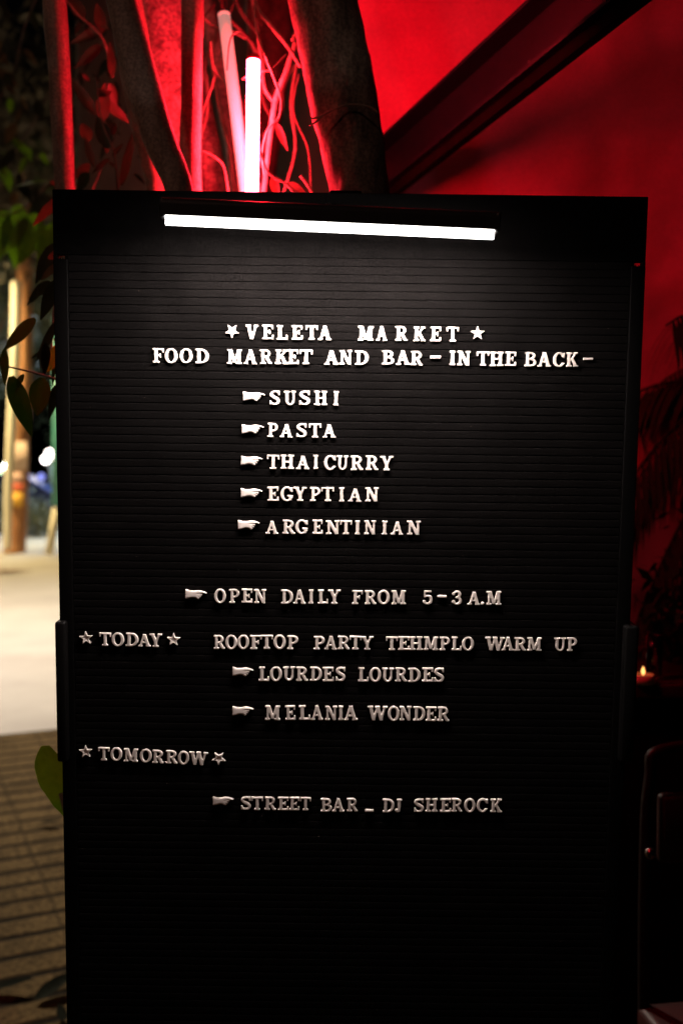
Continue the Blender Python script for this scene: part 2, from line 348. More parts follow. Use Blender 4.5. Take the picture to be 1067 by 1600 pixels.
# ------------------------------------------------------------------ letter shapes
class G:
    """one raised character, drawn as filled shapes on a grid of 1/5 unit; 23 units are one cap height"""
    S = .2
    def __init__(s, w, h=23.0):
        s.w = w; s.h = h; p = 3.0
        s.xs = np.arange(-p, w + p, s.S); s.ys = np.arange(-p, h + p, s.S)
        s.X, s.Y = np.meshgrid(s.xs, s.ys); s.m = np.zeros(s.X.shape, bool); s.dent = np.zeros(s.X.shape)
    def rect(s, x0, x1, y0, y1): s.m |= (s.X >= x0) & (s.X <= x1) & (s.Y >= y0) & (s.Y <= y1); return s
    def cut(s, x0, x1, y0, y1): s.m &= ~((s.X >= x0) & (s.X <= x1) & (s.Y >= y0) & (s.Y <= y1)); return s
    def line(s, pts, w, into=None):
        w = w if hasattr(w, '__len__') else [w] * len(pts)
        for i in range(len(pts) - 1):
            (ax, ay), (bx_, by_) = pts[i][:2], pts[i + 1][:2]; dx, dy = bx_ - ax, by_ - ay; l2 = dx * dx + dy * dy + 1e-9
            t = np.clip(((s.X - ax) * dx + (s.Y - ay) * dy) / l2, 0, 1); d = np.hypot(s.X - ax - t * dx, s.Y - ay - t * dy)
            hit = d <= (w[i] + (w[i + 1] - w[i]) * t) / 2
            if into is None: s.m |= hit
            else: s.dent[hit] = into
        return s
    def bar(s, x0, y0, x1, y1, w):      # flat-ended slanted stroke, w measured horizontally
        t = (s.Y - y0) / (y1 - y0); xc = x0 + (x1 - x0) * t; s.m |= (t >= 0) & (t <= 1) & (np.abs(s.X - xc) <= w / 2); return s
    def curve(s, pts, w):
        q = spline([(a, b, 0) for a, b in pts], 8); return s.line([(v.x, v.y) for v in q], lerp_list(w, len(q)))
    def disc(s, x, y, r): s.m |= np.hypot(s.X - x, s.Y - y) <= r; return s
    def ring(s, cx, cy, rx, ry, tv, th, xmin=-99, xmax=99, ymin=-99, ymax=99):
        o = ((s.X - cx) / rx) ** 2 + ((s.Y - cy) / ry) ** 2 <= 1; i = ((s.X - cx) / (rx - tv)) ** 2 + ((s.Y - cy) / (ry - th)) ** 2 <= 1
        s.m |= o & ~i & (s.X >= xmin) & (s.X <= xmax) & (s.Y >= ymin) & (s.Y <= ymax); return s
    def stem(s, x, y0=0, y1=23, w=5.2): return s.rect(x - w / 2, x + w / 2, y0, y1)
    def sb(s, x, hw=4.8): return s.rect(x - hw, x + hw, 0, 3.3)
    def st(s, x, hw=4.8): return s.rect(x - hw, x + hw, 19.7, 23)
    def poly(s, pts):
        ins = np.zeros(s.X.shape, bool); n = len(pts)
        for i in range(n):
            x0, y0 = pts[i]; x1, y1 = pts[(i + 1) % n]
            c = ((y0 > s.Y) != (y1 > s.Y)) & (s.X < (x1 - x0) * (s.Y - y0) / (y1 - y0 + 1e-12) + x0); ins ^= c
        s.m |= ins; return s
    def mesh(s, name, kind='letter', step=3, sig=.42):
        k = int(3 * sig / s.S) + 1; g = np.exp(-.5 * (np.arange(-k, k + 1) * s.S / sig) ** 2); g /= g.sum()
        f = s.m.astype(float); f = np.apply_along_axis(lambda a: np.convolve(a, g, 'same'), 0, f); f = np.apply_along_axis(lambda a: np.convolve(a, g, 'same'), 1, f)
        dn = np.apply_along_axis(lambda a: np.convolve(a, g, 'same'), 0, s.dent); dn = np.apply_along_axis(lambda a: np.convolve(a, g, 'same'), 1, dn)
        f = f[::step, ::step]; dn = dn[::step, ::step]; X = s.X[::step, ::step]; Y = s.Y[::step, ::step]; v = f - .585; v[np.abs(v) < 1e-6] = 1e-6
        H, Wd = v.shape; ids = {}; pts = []; edge = []
        def vert(key, p, e):
            if key not in ids: ids[key] = len(pts); pts.append(p); edge.append(e)
            return ids[key]
        faces = []; walls = []
        for i in range(H - 1):
            for j in range(Wd - 1):
                c = [(i, j), (i, j + 1), (i + 1, j + 1), (i + 1, j)]
                if all(v[q] < 0 for q in c): continue
                poly = []; kinds = []
                for a in range(4):
                    q, r_ = c[a], c[(a + 1) % 4]
                    if v[q] > 0: poly.append(vert(('g',) + q, (X[q], Y[q]), False)); kinds.append(0)
                    if (v[q] > 0) != (v[r_] > 0):
                        t = v[q] / (v[q] - v[r_]); key = ('e',) + tuple(sorted((q, r_)))
                        poly.append(vert(key, (X[q] + (X[r_] - X[q]) * t, Y[q] + (Y[r_] - Y[q]) * t), True)); kinds.append(1 if v[q] > 0 else 2)
                if len(poly) >= 3: faces.append(tuple(poly))
                for a in range(len(poly)):
                    if kinds[a] == 1 and kinds[(a + 1) % len(poly)] == 2: walls.append((poly[a], poly[(a + 1) % len(poly)]))
        pa = np.array(pts); ea = np.array(edge); bd = pa[ea]
        d = np.array([0.0 if e else np.sqrt(((bd - p) ** 2).sum(1).min()) for p, e in zip(pa, ea)])
        if kind == 'star': z = 2.4 + 1.1 * np.sqrt(np.clip(1 - (1 - np.clip(d / 1.0, 0, 1)) ** 2, 0, 1)) - .9 * np.clip((d - 1.3) / 1.0, 0, 1)
        elif kind == 'hand': z = 2.0 + 1.8 * np.sqrt(np.clip(1 - (1 - np.clip(d / 3.2, 0, 1)) ** 2, 0, 1))
        else: z = 2.2 + 1.1 * np.sqrt(np.clip(1 - (1 - np.clip(d / 1.3, 0, 1)) ** 2, 0, 1))
        gi = [key for key in ids]
        for key, n in ids.items():
            if key[0] == 'g': z[n] -= dn[key[1], key[2]]
        n = len(pts); vs = [(x, y, zz) for (x, y), zz in zip(pts, z)] + [(x, y, -.3) for x, y in pts]
        used = sorted({i for w in walls for i in w}); mp = {u: n + q for q, u in enumerate(used)}
        vs = vs[:n] + [(pts[u][0], pts[u][1], -.3) for u in used]
        fs = faces + [(b, a, mp[a], mp[b]) for a, b in walls]
        me = bpy.data.meshes.new(name); me.from_pydata([(x - s.w / 2, y - s.h / 2, zz) for x, y, zz in vs], [], fs); me.update()
        me.polygons.foreach_set('use_smooth', [True] * len(fs)); me.materials.append(M['letter']); return me

def g_A():
    g = G(20.5); g.bar(10.0, 23, 3.6, 0, 3.9).bar(9.8, 23, 16.6, 0, 5.6).rect(6, 14, 6.3, 9.4); g.rect(0, 7.4, 0, 3.2).rect(12.4, 20.5, 0, 3.2); return g
def g_B():
    g = G(20); g.stem(5.8).rect(0.6, 10, 0, 3.3).rect(.6, 10, 19.7, 23).rect(5, 10, 10.3, 13.3); g.ring(9.6, 17, 8.6, 6, 4.8, 3.3, xmin=9.5).ring(9.8, 6.6, 10, 6.7, 5, 3.3, xmin=9.5); return g
def c_part(w):
    g = G(w); cx = w * .52; g.ring(cx, 11.5, w * .52, 11.9, 5.2, 3.2); g.cut(cx + 2.5, 99, 6.8, 15.6); g.rect(w - 3.4, w - .4, 14.6, 22.4); return g
def g_C():
    g = c_part(19); g.cut(15.5, 99, -1, 5.0); g.line([(13.6, 2.6), (17.3, 5.6)], [3.4, 2.4]); return g
def g_D():
    g = G(20.4); g.stem(5.8).rect(.5, 9.5, 0, 3.3).rect(.5, 9.5, 19.7, 23).ring(9, 11.5, 11.4, 11.5, 5.3, 3.3, xmin=8.8); return g
def ef(bottom):
    g = G(17.6 if bottom else 17.2); g.stem(5.6).st(4, 3.8).rect(4, 17, 19.7, 23).rect(14.4, 17.2, 15.8, 23).rect(6, 11.5, 10.2, 13.1).rect(10.6, 13, 8.0, 15.2)
    if bottom: g.rect(.3, 17.4, 0, 3.3).rect(14.8, 17.6, 0, 7.4)
    else: g.sb(5.6, 5.0)
    return g
def g_G():
    g = c_part(19.8); g.rect(13.3, 17.8, .9, 9.5).rect(11, 19.8, 7.4, 10.4); return g
def g_H():
    g = G(21.2); 
    for x in (5, 16.2): g.stem(x).sb(x).st(x)
    return g.rect(5, 16, 10, 13.2)
def g_I(): g = G(8.2); return g.stem(4.1).sb(4.1, 4.1).st(4.1, 4.1)
def g_J():
    g = G(12.2); g.stem(7.6, 5, 23, 4.8).st(8, 4.2); g.curve([(7.6, 7), (7.2, 3), (4.2, 1.7), (2.6, 3.4)], [4.8, 4.4, 3.2, 3]); return g.disc(2.7, 4.2, 2.5)
def g_K():
    g = G(21); g.stem(5.4).sb(5.4, 4.9).st(5.4, 4.9); g.bar(7, 9.2, 16.4, 21.5, 4.2).bar(9.6, 13.5, 16.6, 1.5, 6.0); g.rect(12.4, 20, 19.8, 23).rect(12.6, 21, 0, 3.2); return g
def g_L():
    g = G(17.4); g.stem(5.6).st(5.6, 4.9).rect(.5, 17.2, 0, 3.3).rect(14.4, 17.3, 0, 8.0); return g
def g_M():
    g = G(24.4); g.stem(4.6, w=3.6).stem(19.6, w=5.2).sb(4.4, 4.2).sb(19.6, 4.8).rect(0.2, 7, 19.8, 23).rect(17.6, 24.2, 19.8, 23); g.bar(5.6, 23, 12.4, 2.0, 5.4).bar(18.6, 23, 12.4, 2.0, 3.8); return g
def g_N():
    g = G(21.2); g.stem(4.6, w=3.6).stem(17.2, w=3.6).sb(4.6, 4.2).rect(0.2, 7, 19.8, 23).st(17.2, 4.0).bar(4.6, 23, 16.6, 0, 6.0); return g
def g_O(): return G(19.4).ring(9.7, 11.5, 9.7, 11.9, 5.2, 3.2)
def g_P():
    g = G(18.4); g.stem(5.8).sb(5.6, 5.0).rect(.5, 9.5, 19.7, 23).rect(5, 9.5, 8.8, 11.9).ring(9.2, 15.9, 9.0, 7.1, 5.0, 3.3, xmin=9.0); return g
def g_R():
    g = G(20.4); g.stem(5.6).sb(5.4, 4.9).rect(.5, 9.5, 19.7, 23).rect(5, 9.5, 9.6, 12.6).ring(9.2, 16.3, 8.8, 6.7, 4.9, 3.3, xmin=9.0); g.bar(10.5, 11.5, 16.6, 1.0, 5.8).rect(14.4, 20.2, 0, 3.1); return g
def g_S():
    g = G(18.6); g.curve([(15.3, 17.0), (13.4, 20.6), (9.2, 21.3), (4.9, 19.4), (4.0, 15.9), (8.2, 12.4), (13.4, 9.6), (14.9, 6.2), (13.0, 2.7), (9.0, 1.7), (5.2, 2.6), (3.0, 6.2)], [2.6, 3.2, 3.4, 4.4, 5.0, 5.4, 5.4, 5.0, 4.2, 3.3, 3.1, 2.6])
    return g.rect(14.2, 16.9, 15.4, 22.9).rect(1.5, 4.2, .2, 7.8)
def g_T():
    g = G(19.8); g.stem(9.9).sb(9.9, 5.0).rect(.6, 19.2, 19.7, 23).rect(.2, 3.0, 15.6, 23).rect(16.8, 19.6, 15.6, 23); return g
def g_U():
    g = G(20.4); g.stem(5.4, 8, 23).stem(16.2, 8, 23, 3.6).st(5.2, 4.9).st(16.4, 4.0); g.ring(10.4, 8.6, 7.6, 8.8, 4.4, 3.2, ymax=8.6); return g
def g_V():
    g = G(20.8); g.bar(4.4, 23, 10.6, 0, 5.8).bar(17, 23, 10.6, 0, 4.0).rect(0, 9, 19.8, 23).rect(13.2, 20.8, 19.8, 23); return g
def g_W():
    g = G(31); g.bar(4.4, 23, 10.2, 0, 5.6).bar(15.6, 23, 10.2, 0, 3.8).bar(15.4, 23, 21.4, 0, 5.6).bar(27, 23, 21.2, 0, 3.8).rect(0, 9, 19.8, 23).rect(11.6, 19.4, 19.8, 23).rect(23.2, 31, 19.8, 23); return g
def g_Y():
    g = G(20.8); g.stem(10.4, 0, 10.5).sb(10.4, 5).bar(4.2, 23, 10.4, 9, 5.8).bar(16.8, 23, 10.6, 9, 4.0).rect(0, 8.6, 19.8, 23).rect(13.2, 20.8, 19.8, 23); return g
def g_5():
    g = G(17); g.rect(3.4, 15, 19.4, 23).rect(3.2, 6.0, 12, 23); g.curve([(4.4, 12.4), (8.2, 14.3), (12.6, 13.0), (14.2, 8.6), (12.8, 3.6), (8.4, 1.6), (4.0, 3.4)], [2.6, 3.0, 4.6, 5.2, 4.6, 3.2, 3.0]); return g.disc(3.8, 4.8, 2.7)
def g_3():
    g = G(17); g.curve([(4, 18.4), (7.5, 21.2), (11.6, 20.4), (13.2, 17), (11.2, 13.2), (7.4, 12.1)], [3, 3.2, 4.4, 5, 4.4, 2.6]); g.curve([(7.4, 12.1), (12.2, 11), (14.2, 7), (12.4, 2.8), (8, 1.6), (4, 3.8)], [2.6, 4.4, 5.2, 4.6, 3.2, 3]); return g.disc(4, 17.6, 2.7).disc(3.9, 5.2, 2.8)
def g_hand():
    g = G(35.4, 17)
    q = [(0, 16), (2.6, 15.6), (7.6, 14.1), (14, 14), (21, 15.4), (26, 14.8), (31, 13.4), (34.6, 11.9), (35.2, 10.7), (33.8, 10.1), (30, 10.5), (27.6, 10.4), (28.6, 8.9), (28.3, 7.2), (26.4, 6.5), (26.6, 4.6), (25.4, 3.2), (23.8, 2.9), (23.6, 1.2), (21.6, .3), (19.4, 1.0), (17.2, 2.4), (13.6, 3.0), (9.8, 2.3), (5.6, .9), (.4, .5)]
    g.poly(q); g.line([(27.4, 10.2), (22.4, 10.6), (20.2, 9.2)], .8, .9).line([(27.6, 7.0), (23.2, 7.6)], .8, .8).line([(25.6, 3.8), (21.6, 5.2)], .8, .8).line([(3.2, 15), (3.0, 1)], .8, .6); return g
def g_star():
    g = G(24.5, 23.4); g.poly([(12.25 + (12.4 if k % 2 == 0 else 5.0) * math.sin(math.pi * k / 5), 11.2 + (12.4 if k % 2 == 0 else 5.0) * math.cos(math.pi * k / 5)) for k in range(10)]); return g
def g_dash(): return G(15.8, 4.6).rect(0, 15.8, 0, 4.6)
def g_under(): return G(14.6, 4.2).rect(0, 14.6, 0, 4.2)
def g_dot(): return G(5.2, 5.2).disc(2.6, 2.6, 2.6)
MAKE = dict(A=g_A, B=g_B, C=g_C, D=g_D, E=lambda: ef(True), F=lambda: ef(False), G=g_G, H=g_H, I=g_I, J=g_J, K=g_K, L=g_L, M=g_M, N=g_N, O=g_O, P=g_P, R=g_R, S=g_S, T=g_T, U=g_U, V=g_V, W=g_W, Y=g_Y)
MAKE.update({'5': g_5, '3': g_3, '>': g_hand, '*': g_star, '-': g_dash, '_': g_under, '.': g_dot})
NAMES = {'>': 'pointing_hand', '*': 'plastic_star', '-': 'plastic_dash', '_': 'plastic_underscore', '.': 'plastic_full_stop'}
MESH = {}
def glyph(c):
    if c not in MESH:
        g = MAKE[c](); MESH[c] = (g.mesh(NAMES.get(c, 'plastic_letter'), 'star' if c == '*' else 'hand' if c == '>' else 'letter'), g.w, g.h)
    return MESH[c]
ORD = 'first second third fourth fifth sixth seventh eighth ninth tenth eleventh'.split()
GROUP = {'>': 'white pointing hands on the board', '*': 'white plastic stars on the board', '-': 'white dashes on the board', '_': None, '.': None}
rng = random.Random(3)
def place(c, x0, x1, y0, y1, label, rot=0.0):
    me, w, h = glyph(c)
    xc, yc = on_board((x0 + x1) / 2 + rng.uniform(-.25, .25), (y0 + y1) / 2 + rng.uniform(-.35, .35))
    a = on_board(x0, yc_px(y0, y1)); b = on_board(x1, yc_px(y0, y1)); t = on_board((x0 + x1) / 2, y0); u = on_board((x0 + x1) / 2, y1)
    sy = math.dist(t, u) / h; sx = math.dist(a, b) / w
    if c == '*': sx = sy = .5 * (sx + sy)
    else: sx = min(max(sx, sy * .88), sy * 1.12)
    o = bpy.data.objects.new(NAMES.get(c, 'plastic_letter'), me); COL.objects.link(o)
    o.matrix_world = MB4 @ Matrix.Translation((xc, yc, .0003)) @ Matrix.Rotation(rot + rng.gauss(0, .013), 4, 'Z') @ Matrix.Diagonal((sx, sy, sy, 1))
    tag(o, label, {'>': 'pointing hand', '*': 'star', '-': 'dash', '_': 'underscore', '.': 'full stop'}.get(c, 'letter'), GROUP.get(c, 'white letters on the board')); return o
def yc_px(a, b): return (a + b) / 2
# word, letter spans in photograph pixels, (top, bottom) at the first letter, slope, how a label calls the word
WORDS = [
 ('VELETA', [384, 404, 409.4, 427.6, 432, 450, 455, 473, 477, 497, 497, 518], (507.6, 530.6), .009, 'first word of the starred top line'),
 ('MARKET', [559, 583.8, 587, 605, 616.7, 637, 645, 665, 671.5, 689, 697, 717], (509.2, 532.6), .009, 'second word of the starred top line'),
 ('FOOD', [238.4, 256.7, 257.5, 278, 281, 301.4, 305, 327], (544.2, 567.6), .0087, 'FOOD on the second line'),
 ('MARKET', [355, 378.4, 381, 402, 405.7, 425.4, 429, 451, 449, 467, 468, 489], (545.6, 568.8), .009, 'MARKET on the second line'),
 ('AND', [506, 529.5, 530, 550.6, 554, 576], (547, 570), .009, 'AND on the second line'),
 ('BAR', [596, 616, 618, 640, 640.6, 661], (547.6, 570.4), .009, 'BAR on the second line'),
 ('IN', [702, 711.5, 714, 735], (548.2, 571.2), .009, 'IN on the second line'),
 ('THE', [744, 764, 764.6, 786.5, 788, 806], (549.2, 572), .009, 'THE on the second line'),
 ('BACK', [818, 837.7, 839, 860.5, 863, 882, 883, 903], (550, 573), .009, 'BACK on the second line'),
 ('SUSHI', [420, 439, 443.5, 463, 466, 486, 490.7, 511.8, 520.7, 529], (610.4, 633.4), .004, 'SUSHI'),
 ('PASTA', [418, 435, 437.6, 458, 461.7, 480.7, 482.6, 502.5, 504, 525], (661, 683.6), .006, 'PASTA'),
 ('THAI', [417, 437, 438.4, 460, 463, 484, 489.5, 497.4], (710.4, 733), .006, 'THAI before CURRY'),
 ('CURRY', [506, 525, 525.7, 544, 547, 567.5, 570.8, 591.5, 593.5, 614.3], (711.4, 734.6), .006, 'CURRY'),
 ('EGYPTIAN', [418, 436, 438, 458, 458.7, 479.7, 484, 501, 501.7, 522.4, 530, 538, 544, 565, 570, 591.5], (760.4, 783), .006, 'EGYPTIAN'),
 ('ARGENTINIAN', [415, 435, 441, 461.7, 461.7, 481.4, 487.8, 504.4, 508.8, 530.8, 530.8, 550, 554.7, 562.8, 568.6, 587.5, 596.8, 605, 611, 630, 635.4, 657], (811.8, 834.2), .006, 'ARGENTINIAN'),
 ('OPEN', [335, 353.6, 358, 375, 377.5, 395, 397, 416.5], (919.6, 942), .002, 'OPEN'),
 ('DAILY', [439, 458.4, 458.4, 478, 482.7, 490.3, 496.4, 513, 513, 532.7], (920.8, 943.4), .002, 'DAILY'),
 ('FROM', [549.7, 566.7, 569, 588, 589.5, 609, 611, 634], (921.8, 944.2), .002, 'FROM'),
 ('5', [659, 676], (922.2, 944.6), 0, None), ('3', [704, 721.5], (922.6, 945), 0, None),
 ('A', [730, 749.6], (924.2, 944.8), 0, None), ('M', [759, 783], (923, 945), 0, None),
 ('TODAY', [155.8, 174.7, 175, 195, 197, 217.4, 216, 236.5, 233.7, 254], (987.4, 1008.6), .022, 'TODAY'),
 ('ROOFTOP', [334, 352.3, 352.3, 371, 371, 389.7, 391, 410, 407, 427, 427.6, 447, 448.6, 466.6], (991.4, 1013.6), .005, 'ROOFTOP'),
 ('PARTY', [490, 508, 507, 526.5, 527, 546.8, 545.6, 565.3, 563.6, 583.6], (993, 1014.6), .004, 'PARTY'),
 ('TEHMPLO', [602.4, 621.5, 621.5, 640, 639, 660, 661.5, 684.5, 686, 703, 704, 721, 721, 740], (993.8, 1015.4), .005, 'the word between PARTY and WARM UP'),
 ('WARM', [757, 788, 783, 802, 802.5, 822, 822.7, 846], (994.8, 1016.2), .004, 'WARM'),
 ('UP', [865, 883.4, 884.6, 901], (995.8, 1017), .003, 'UP after WARM'),
 ('LOURDES', [404, 421, 422, 441, 442, 461.3, 462.3, 481.6, 484, 503.5, 504, 522, 523, 541], (1040.8, 1063.4), .004, 'first word below ROOFTOP'),
 ('LOURDES', [558.5, 576, 576.7, 595.6, 596, 615, 616.5, 636, 636.8, 657, 658.7, 676.6, 676.6, 694.8], (1042.2, 1064.6), .004, 'second word below PARTY'),
 ('MELANIA', [414, 438.4, 445.5, 462, 466.4, 485, 486, 505, 507.6, 527, 528.8, 536.6, 537, 559], (1101.4, 1124.2), .006, 'first word two lines below ROOFTOP'),
 ('WONDER', [573.7, 605.4, 605.4, 624.3, 623.3, 642.8, 644.5, 663.8, 664.4, 681.6, 682.3, 701.9], (1102.6, 1125.4), .006, 'second word two lines below PARTY'),
 ('TOMORROW', [154, 172, 173.4, 192, 194, 216.7, 219, 238, 238.4, 257.4, 259, 278.6, 278.6, 296.4, 295.7, 325.6], (1166.2, 1187), .050, 'TOMORROW'),
 ('STREET', [375.6, 394, 393, 411.8, 413, 431.8, 434, 451.6, 451.6, 468.4, 468.4, 486.4], (1243.8, 1264.6), .010, 'STREET on the lowest line'),
 ('BAR', [500.6, 519, 519, 538, 541.5, 559.5], (1246.2, 1267.4), .006, 'BAR on the lowest line'),
 ('DJ', [596.8, 616, 616, 628], (1247.2, 1268.4), .003, 'DJ on the lowest line'),
 ('SHEROCK', [645, 663, 664, 683.8, 686.7, 704.5, 704.5, 722, 724.5, 742, 744, 762, 765, 784], (1246.8, 1268), .001, 'last word of the lowest line'),
]
for word, xs, (yt, yb), sl, call in WORDS:
    x_0 = xs[0]
    for k, ch in enumerate(word):
        a, b = xs[2 * k], xs[2 * k + 1]; dy = ((a + b) / 2 - x_0) * sl
        if call is None: lab = {'5': 'white numeral 5 in the opening hours line', '3': 'white numeral 3 in the opening hours line', 'A': 'white letter A before the full stop in the opening hours', 'M': 'white letter M ending the opening hours line'}[ch]
        else: lab = f'white letter {ch}, {ORD[k]} letter of {call}'
        y0 = yt + dy; y1 = yb + dy
        if ch == 'A' and word in ('ARGENTINIAN', 'PASTA', 'THAI', 'TODAY', 'EGYPTIAN'): y0 += 1.6
        place(ch, a, b, y0, y1, lab, rot=(-sl + .006) * .8)
for (x0, x1, y0, y1, call) in ((379.4, 414.8, 611, 627.5, 'before SUSHI'), (377.7, 413, 661.6, 678.2, 'before PASTA'), (376.4, 411.4, 711.2, 728, 'before THAI CURRY'), (376.4, 411.4, 761.6, 778, 'before EGYPTIAN'), (372, 407, 811.2, 828, 'before ARGENTINIAN'),
        (289.7, 324, 920, 936.4, 'before OPEN DAILY'), (363, 397, 1041, 1057, 'on the line right below TODAY and ROOFTOP'), (363, 397, 1101.6, 1118, 'two lines below ROOFTOP PARTY'), (332.8, 366, 1243, 1258.4, 'before STREET BAR, the lowest hand')):
    place('>', x0, x1, y0, y1, 'white hand pointing right ' + call, rot=-.01)
for (x0, x1, y0, y1, rot, call) in ((350, 375.3, 505, 528.4, .62, 'tilted white star at the left end of the top line'), (733, 758, 509, 532.4, 0, 'upright white star at the right end of the top line'),
        (123.5, 147, 984.6, 1007.4, .05, 'white star to the left of TODAY'), (260, 283.5, 987.4, 1010, 0, 'white star to the right of TODAY'),
        (123.4, 146.5, 1162, 1184, .05, 'white star to the left of TOMORROW'), (329.8, 354, 1172, 1195.6, .60, 'white star tilted point down right of TOMORROW')):
    place('*', x0, x1, y0, y1, call, rot)
place('-', 672, 688.4, 556, 561, 'white dash between BAR and IN'); place('-', 910, 926, 558.8, 563, 'white dash after BACK'); place('-', 683, 697.5, 929.6, 933.6, 'white dash between the numerals 5 and 3')
place('_', 569.7, 584, 1263.8, 1267.8, 'white underscore after BAR on the lowest line'); place('.', 750.6, 755.7, 940, 945, 'white full stop between letters A and M')

# ------------------------------------------------------------------ red tube and the unlit tube (glow painted in) behind the board
t0 = P(396, 95, 1.51); t1 = P(394, 305, 1.51); dt = (t1 - t0)
tube = empty('red_light_tube', t0 + dt * 1.4); tag(tube, 'upright glowing tube throwing red light from behind the board', 'light tube')
m = MB(); m.tube([t0 + dt * (k / 10) - tube.location for k in range(0, 14)], .0094, 20); m.build('glass_tube', M['tube'], tube)
u = -dt.normalized(); m = MB(); m.tube([t0 + u * .0005 - tube.location, t0 + u * .007 - tube.location], .0098, 20); m.build('end_cap', mat('red_cap', (.3, .02, .03), .4), tube)
m = MB(); m.tube([t0 + dt * 1.31 - tube.location, t0 + dt * 1.4 - tube.location], .0102, 20); m.build('end_cap', M['black_plastic'], tube)
q0 = P(350.5, 26, 1.64); q1 = P(384, 300, 1.58); dq = q1 - q0
ut = empty('painted_glow_tube', q0 + dq * 2.4); tag(ut, 'pale unlit tube with painted glow leaning beside the bright upright tube', 'light tube')
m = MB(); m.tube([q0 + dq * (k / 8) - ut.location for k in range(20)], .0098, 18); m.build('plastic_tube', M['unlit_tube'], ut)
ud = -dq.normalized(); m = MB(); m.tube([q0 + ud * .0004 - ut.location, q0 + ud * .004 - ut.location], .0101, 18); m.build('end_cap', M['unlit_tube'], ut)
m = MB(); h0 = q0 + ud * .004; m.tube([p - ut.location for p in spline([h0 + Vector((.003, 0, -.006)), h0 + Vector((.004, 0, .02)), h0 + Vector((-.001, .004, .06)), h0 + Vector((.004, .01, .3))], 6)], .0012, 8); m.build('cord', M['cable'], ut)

# ------------------------------------------------------------------ trees behind the board
def stem_tree(name, label, px_pts, Y, m, wob=.10, dy=0.0, seed=1.0, n=22, group='slender trunks behind the board', up=.75, bdx=0.0):
    """px_pts: (px, py, width in px) from top to bottom of what is seen; the stem is carried on to the ground and above the frame"""
    pts = [P(a, b, Y + dy * (1 - b / 300.0)) for a, b, w in px_pts]; rad = [w / 2 / F_PX * Y for a, b, w in px_pts]
    st = 0.06; sway = lambda k: Vector((.012 * math.sin(k * .5 + seed), .01 * math.sin(k * .37 + seed * 2), 0)) * min(1, k / 4)
    d_up = (pts[0] - pts[1]).normalized(); top = pts[0] + d_up * up
    base = Vector((pts[-1].x + (pts[-1].x - pts[-2].x) * .6 + bdx, pts[-1].y + .02, 0)); mid = (pts[-1] + base) / 2 + Vector((.01, 0, 0))
    nu = int(up / .07); allp = [pts[0] + d_up * (up * k / nu) + sway(k) for k in range(nu, 0, -1)] + pts; allr = [rad[0]] * nu + rad
    nb = int((pts[-1] - base).length / .08); allp += [pts[-1].lerp(base, k / nb) + sway(min(k, nb - k)) for k in range(1, nb + 1)]; allr += [rad[-1] * (1 + .35 * k / nb) for k in range(1, nb + 1)]
    q = spline(allp, 6); r = list(np.interp(np.arange(len(q)) / 6.0, np.arange(len(allr)), allr))
    o = MB().tube([p - base for p in q], r, n, wob, 14.0, True, seed).build(name, m); o.location = base
    return tag(o, label, 'tree trunk', group)
stem_tree('tree_trunk', 'straight slim trunk at the left, above the board corner', [(86, 0, 37), (93, 100, 35), (96, 170, 33), (100, 240, 32), (103, 297, 31)], 1.45, M['bark_smooth'], .07, seed=1, bdx=.12)
stem_tree('tree_trunk', 'dark slanting trunk crossing in front of the paler ones', [(190, 0, 46), (205, 60, 50), (222, 130, 54), (250, 220, 50), (280, 297, 44)], 1.32, M['bark_smooth'], .05, seed=5)
stem_tree('tree_trunk', 'shadowed trunk just left of and behind the slanting one', [(196, 0, 52), (212, 100, 52), (226, 180, 50), (240, 240, 46), (250, 297, 44)], 1.58, M['bark_smooth'], .08, seed=9)
stem_tree('tree_trunk', 'thick mottled trunk glowing red behind the slanting one', [(252, 0, 84), (262, 90, 78), (268, 160, 72), (276, 230, 66), (284, 297, 60)], 1.76, M['bark_patch'], .10, seed=13)
stem_tree('tree_trunk', 'upright trunk, half dark half red, left of the tubes', [(301, 0, 35), (300, 80, 33), (299, 160, 32), (297, 230, 34), (297, 297, 36)], 1.50, M['bark_smooth'], .05, seed=17)
stem_tree('tree_trunk', 'pale leaning stump-like trunk low beside the upright one', [(306, 60, 20), (314, 140, 24), (324, 210, 34), (331, 260, 38), (336, 297, 40)], 1.78, M['bark_patch'], .08, seed=21, up=.2)
big = stem_tree('tree_trunk', 'thick dark trunk at the right with red lit left edge', [(505, 0, 104), (520, 80, 104), (537, 160, 104), (550, 230, 98), (561, 297, 92)], 1.41, M['bark'], .09, seed=25, n=40)
stem_tree('tree_trunk', 'rough trunk half hidden behind the leaning pale tube', [(318, 0, 26), (345, 100, 34), (366, 180, 42), (380, 240, 52), (388, 297, 60)], 2.12, M['bark_patch'], .16, seed=31)
stem_tree('tree_trunk', 'rough trunk behind the glowing tube and tangle of vines', [(418, -20, 70), (420, 60, 64), (416, 140, 56), (410, 220, 52), (406, 297, 50)], 2.3, M['bark'], .20, seed=35)

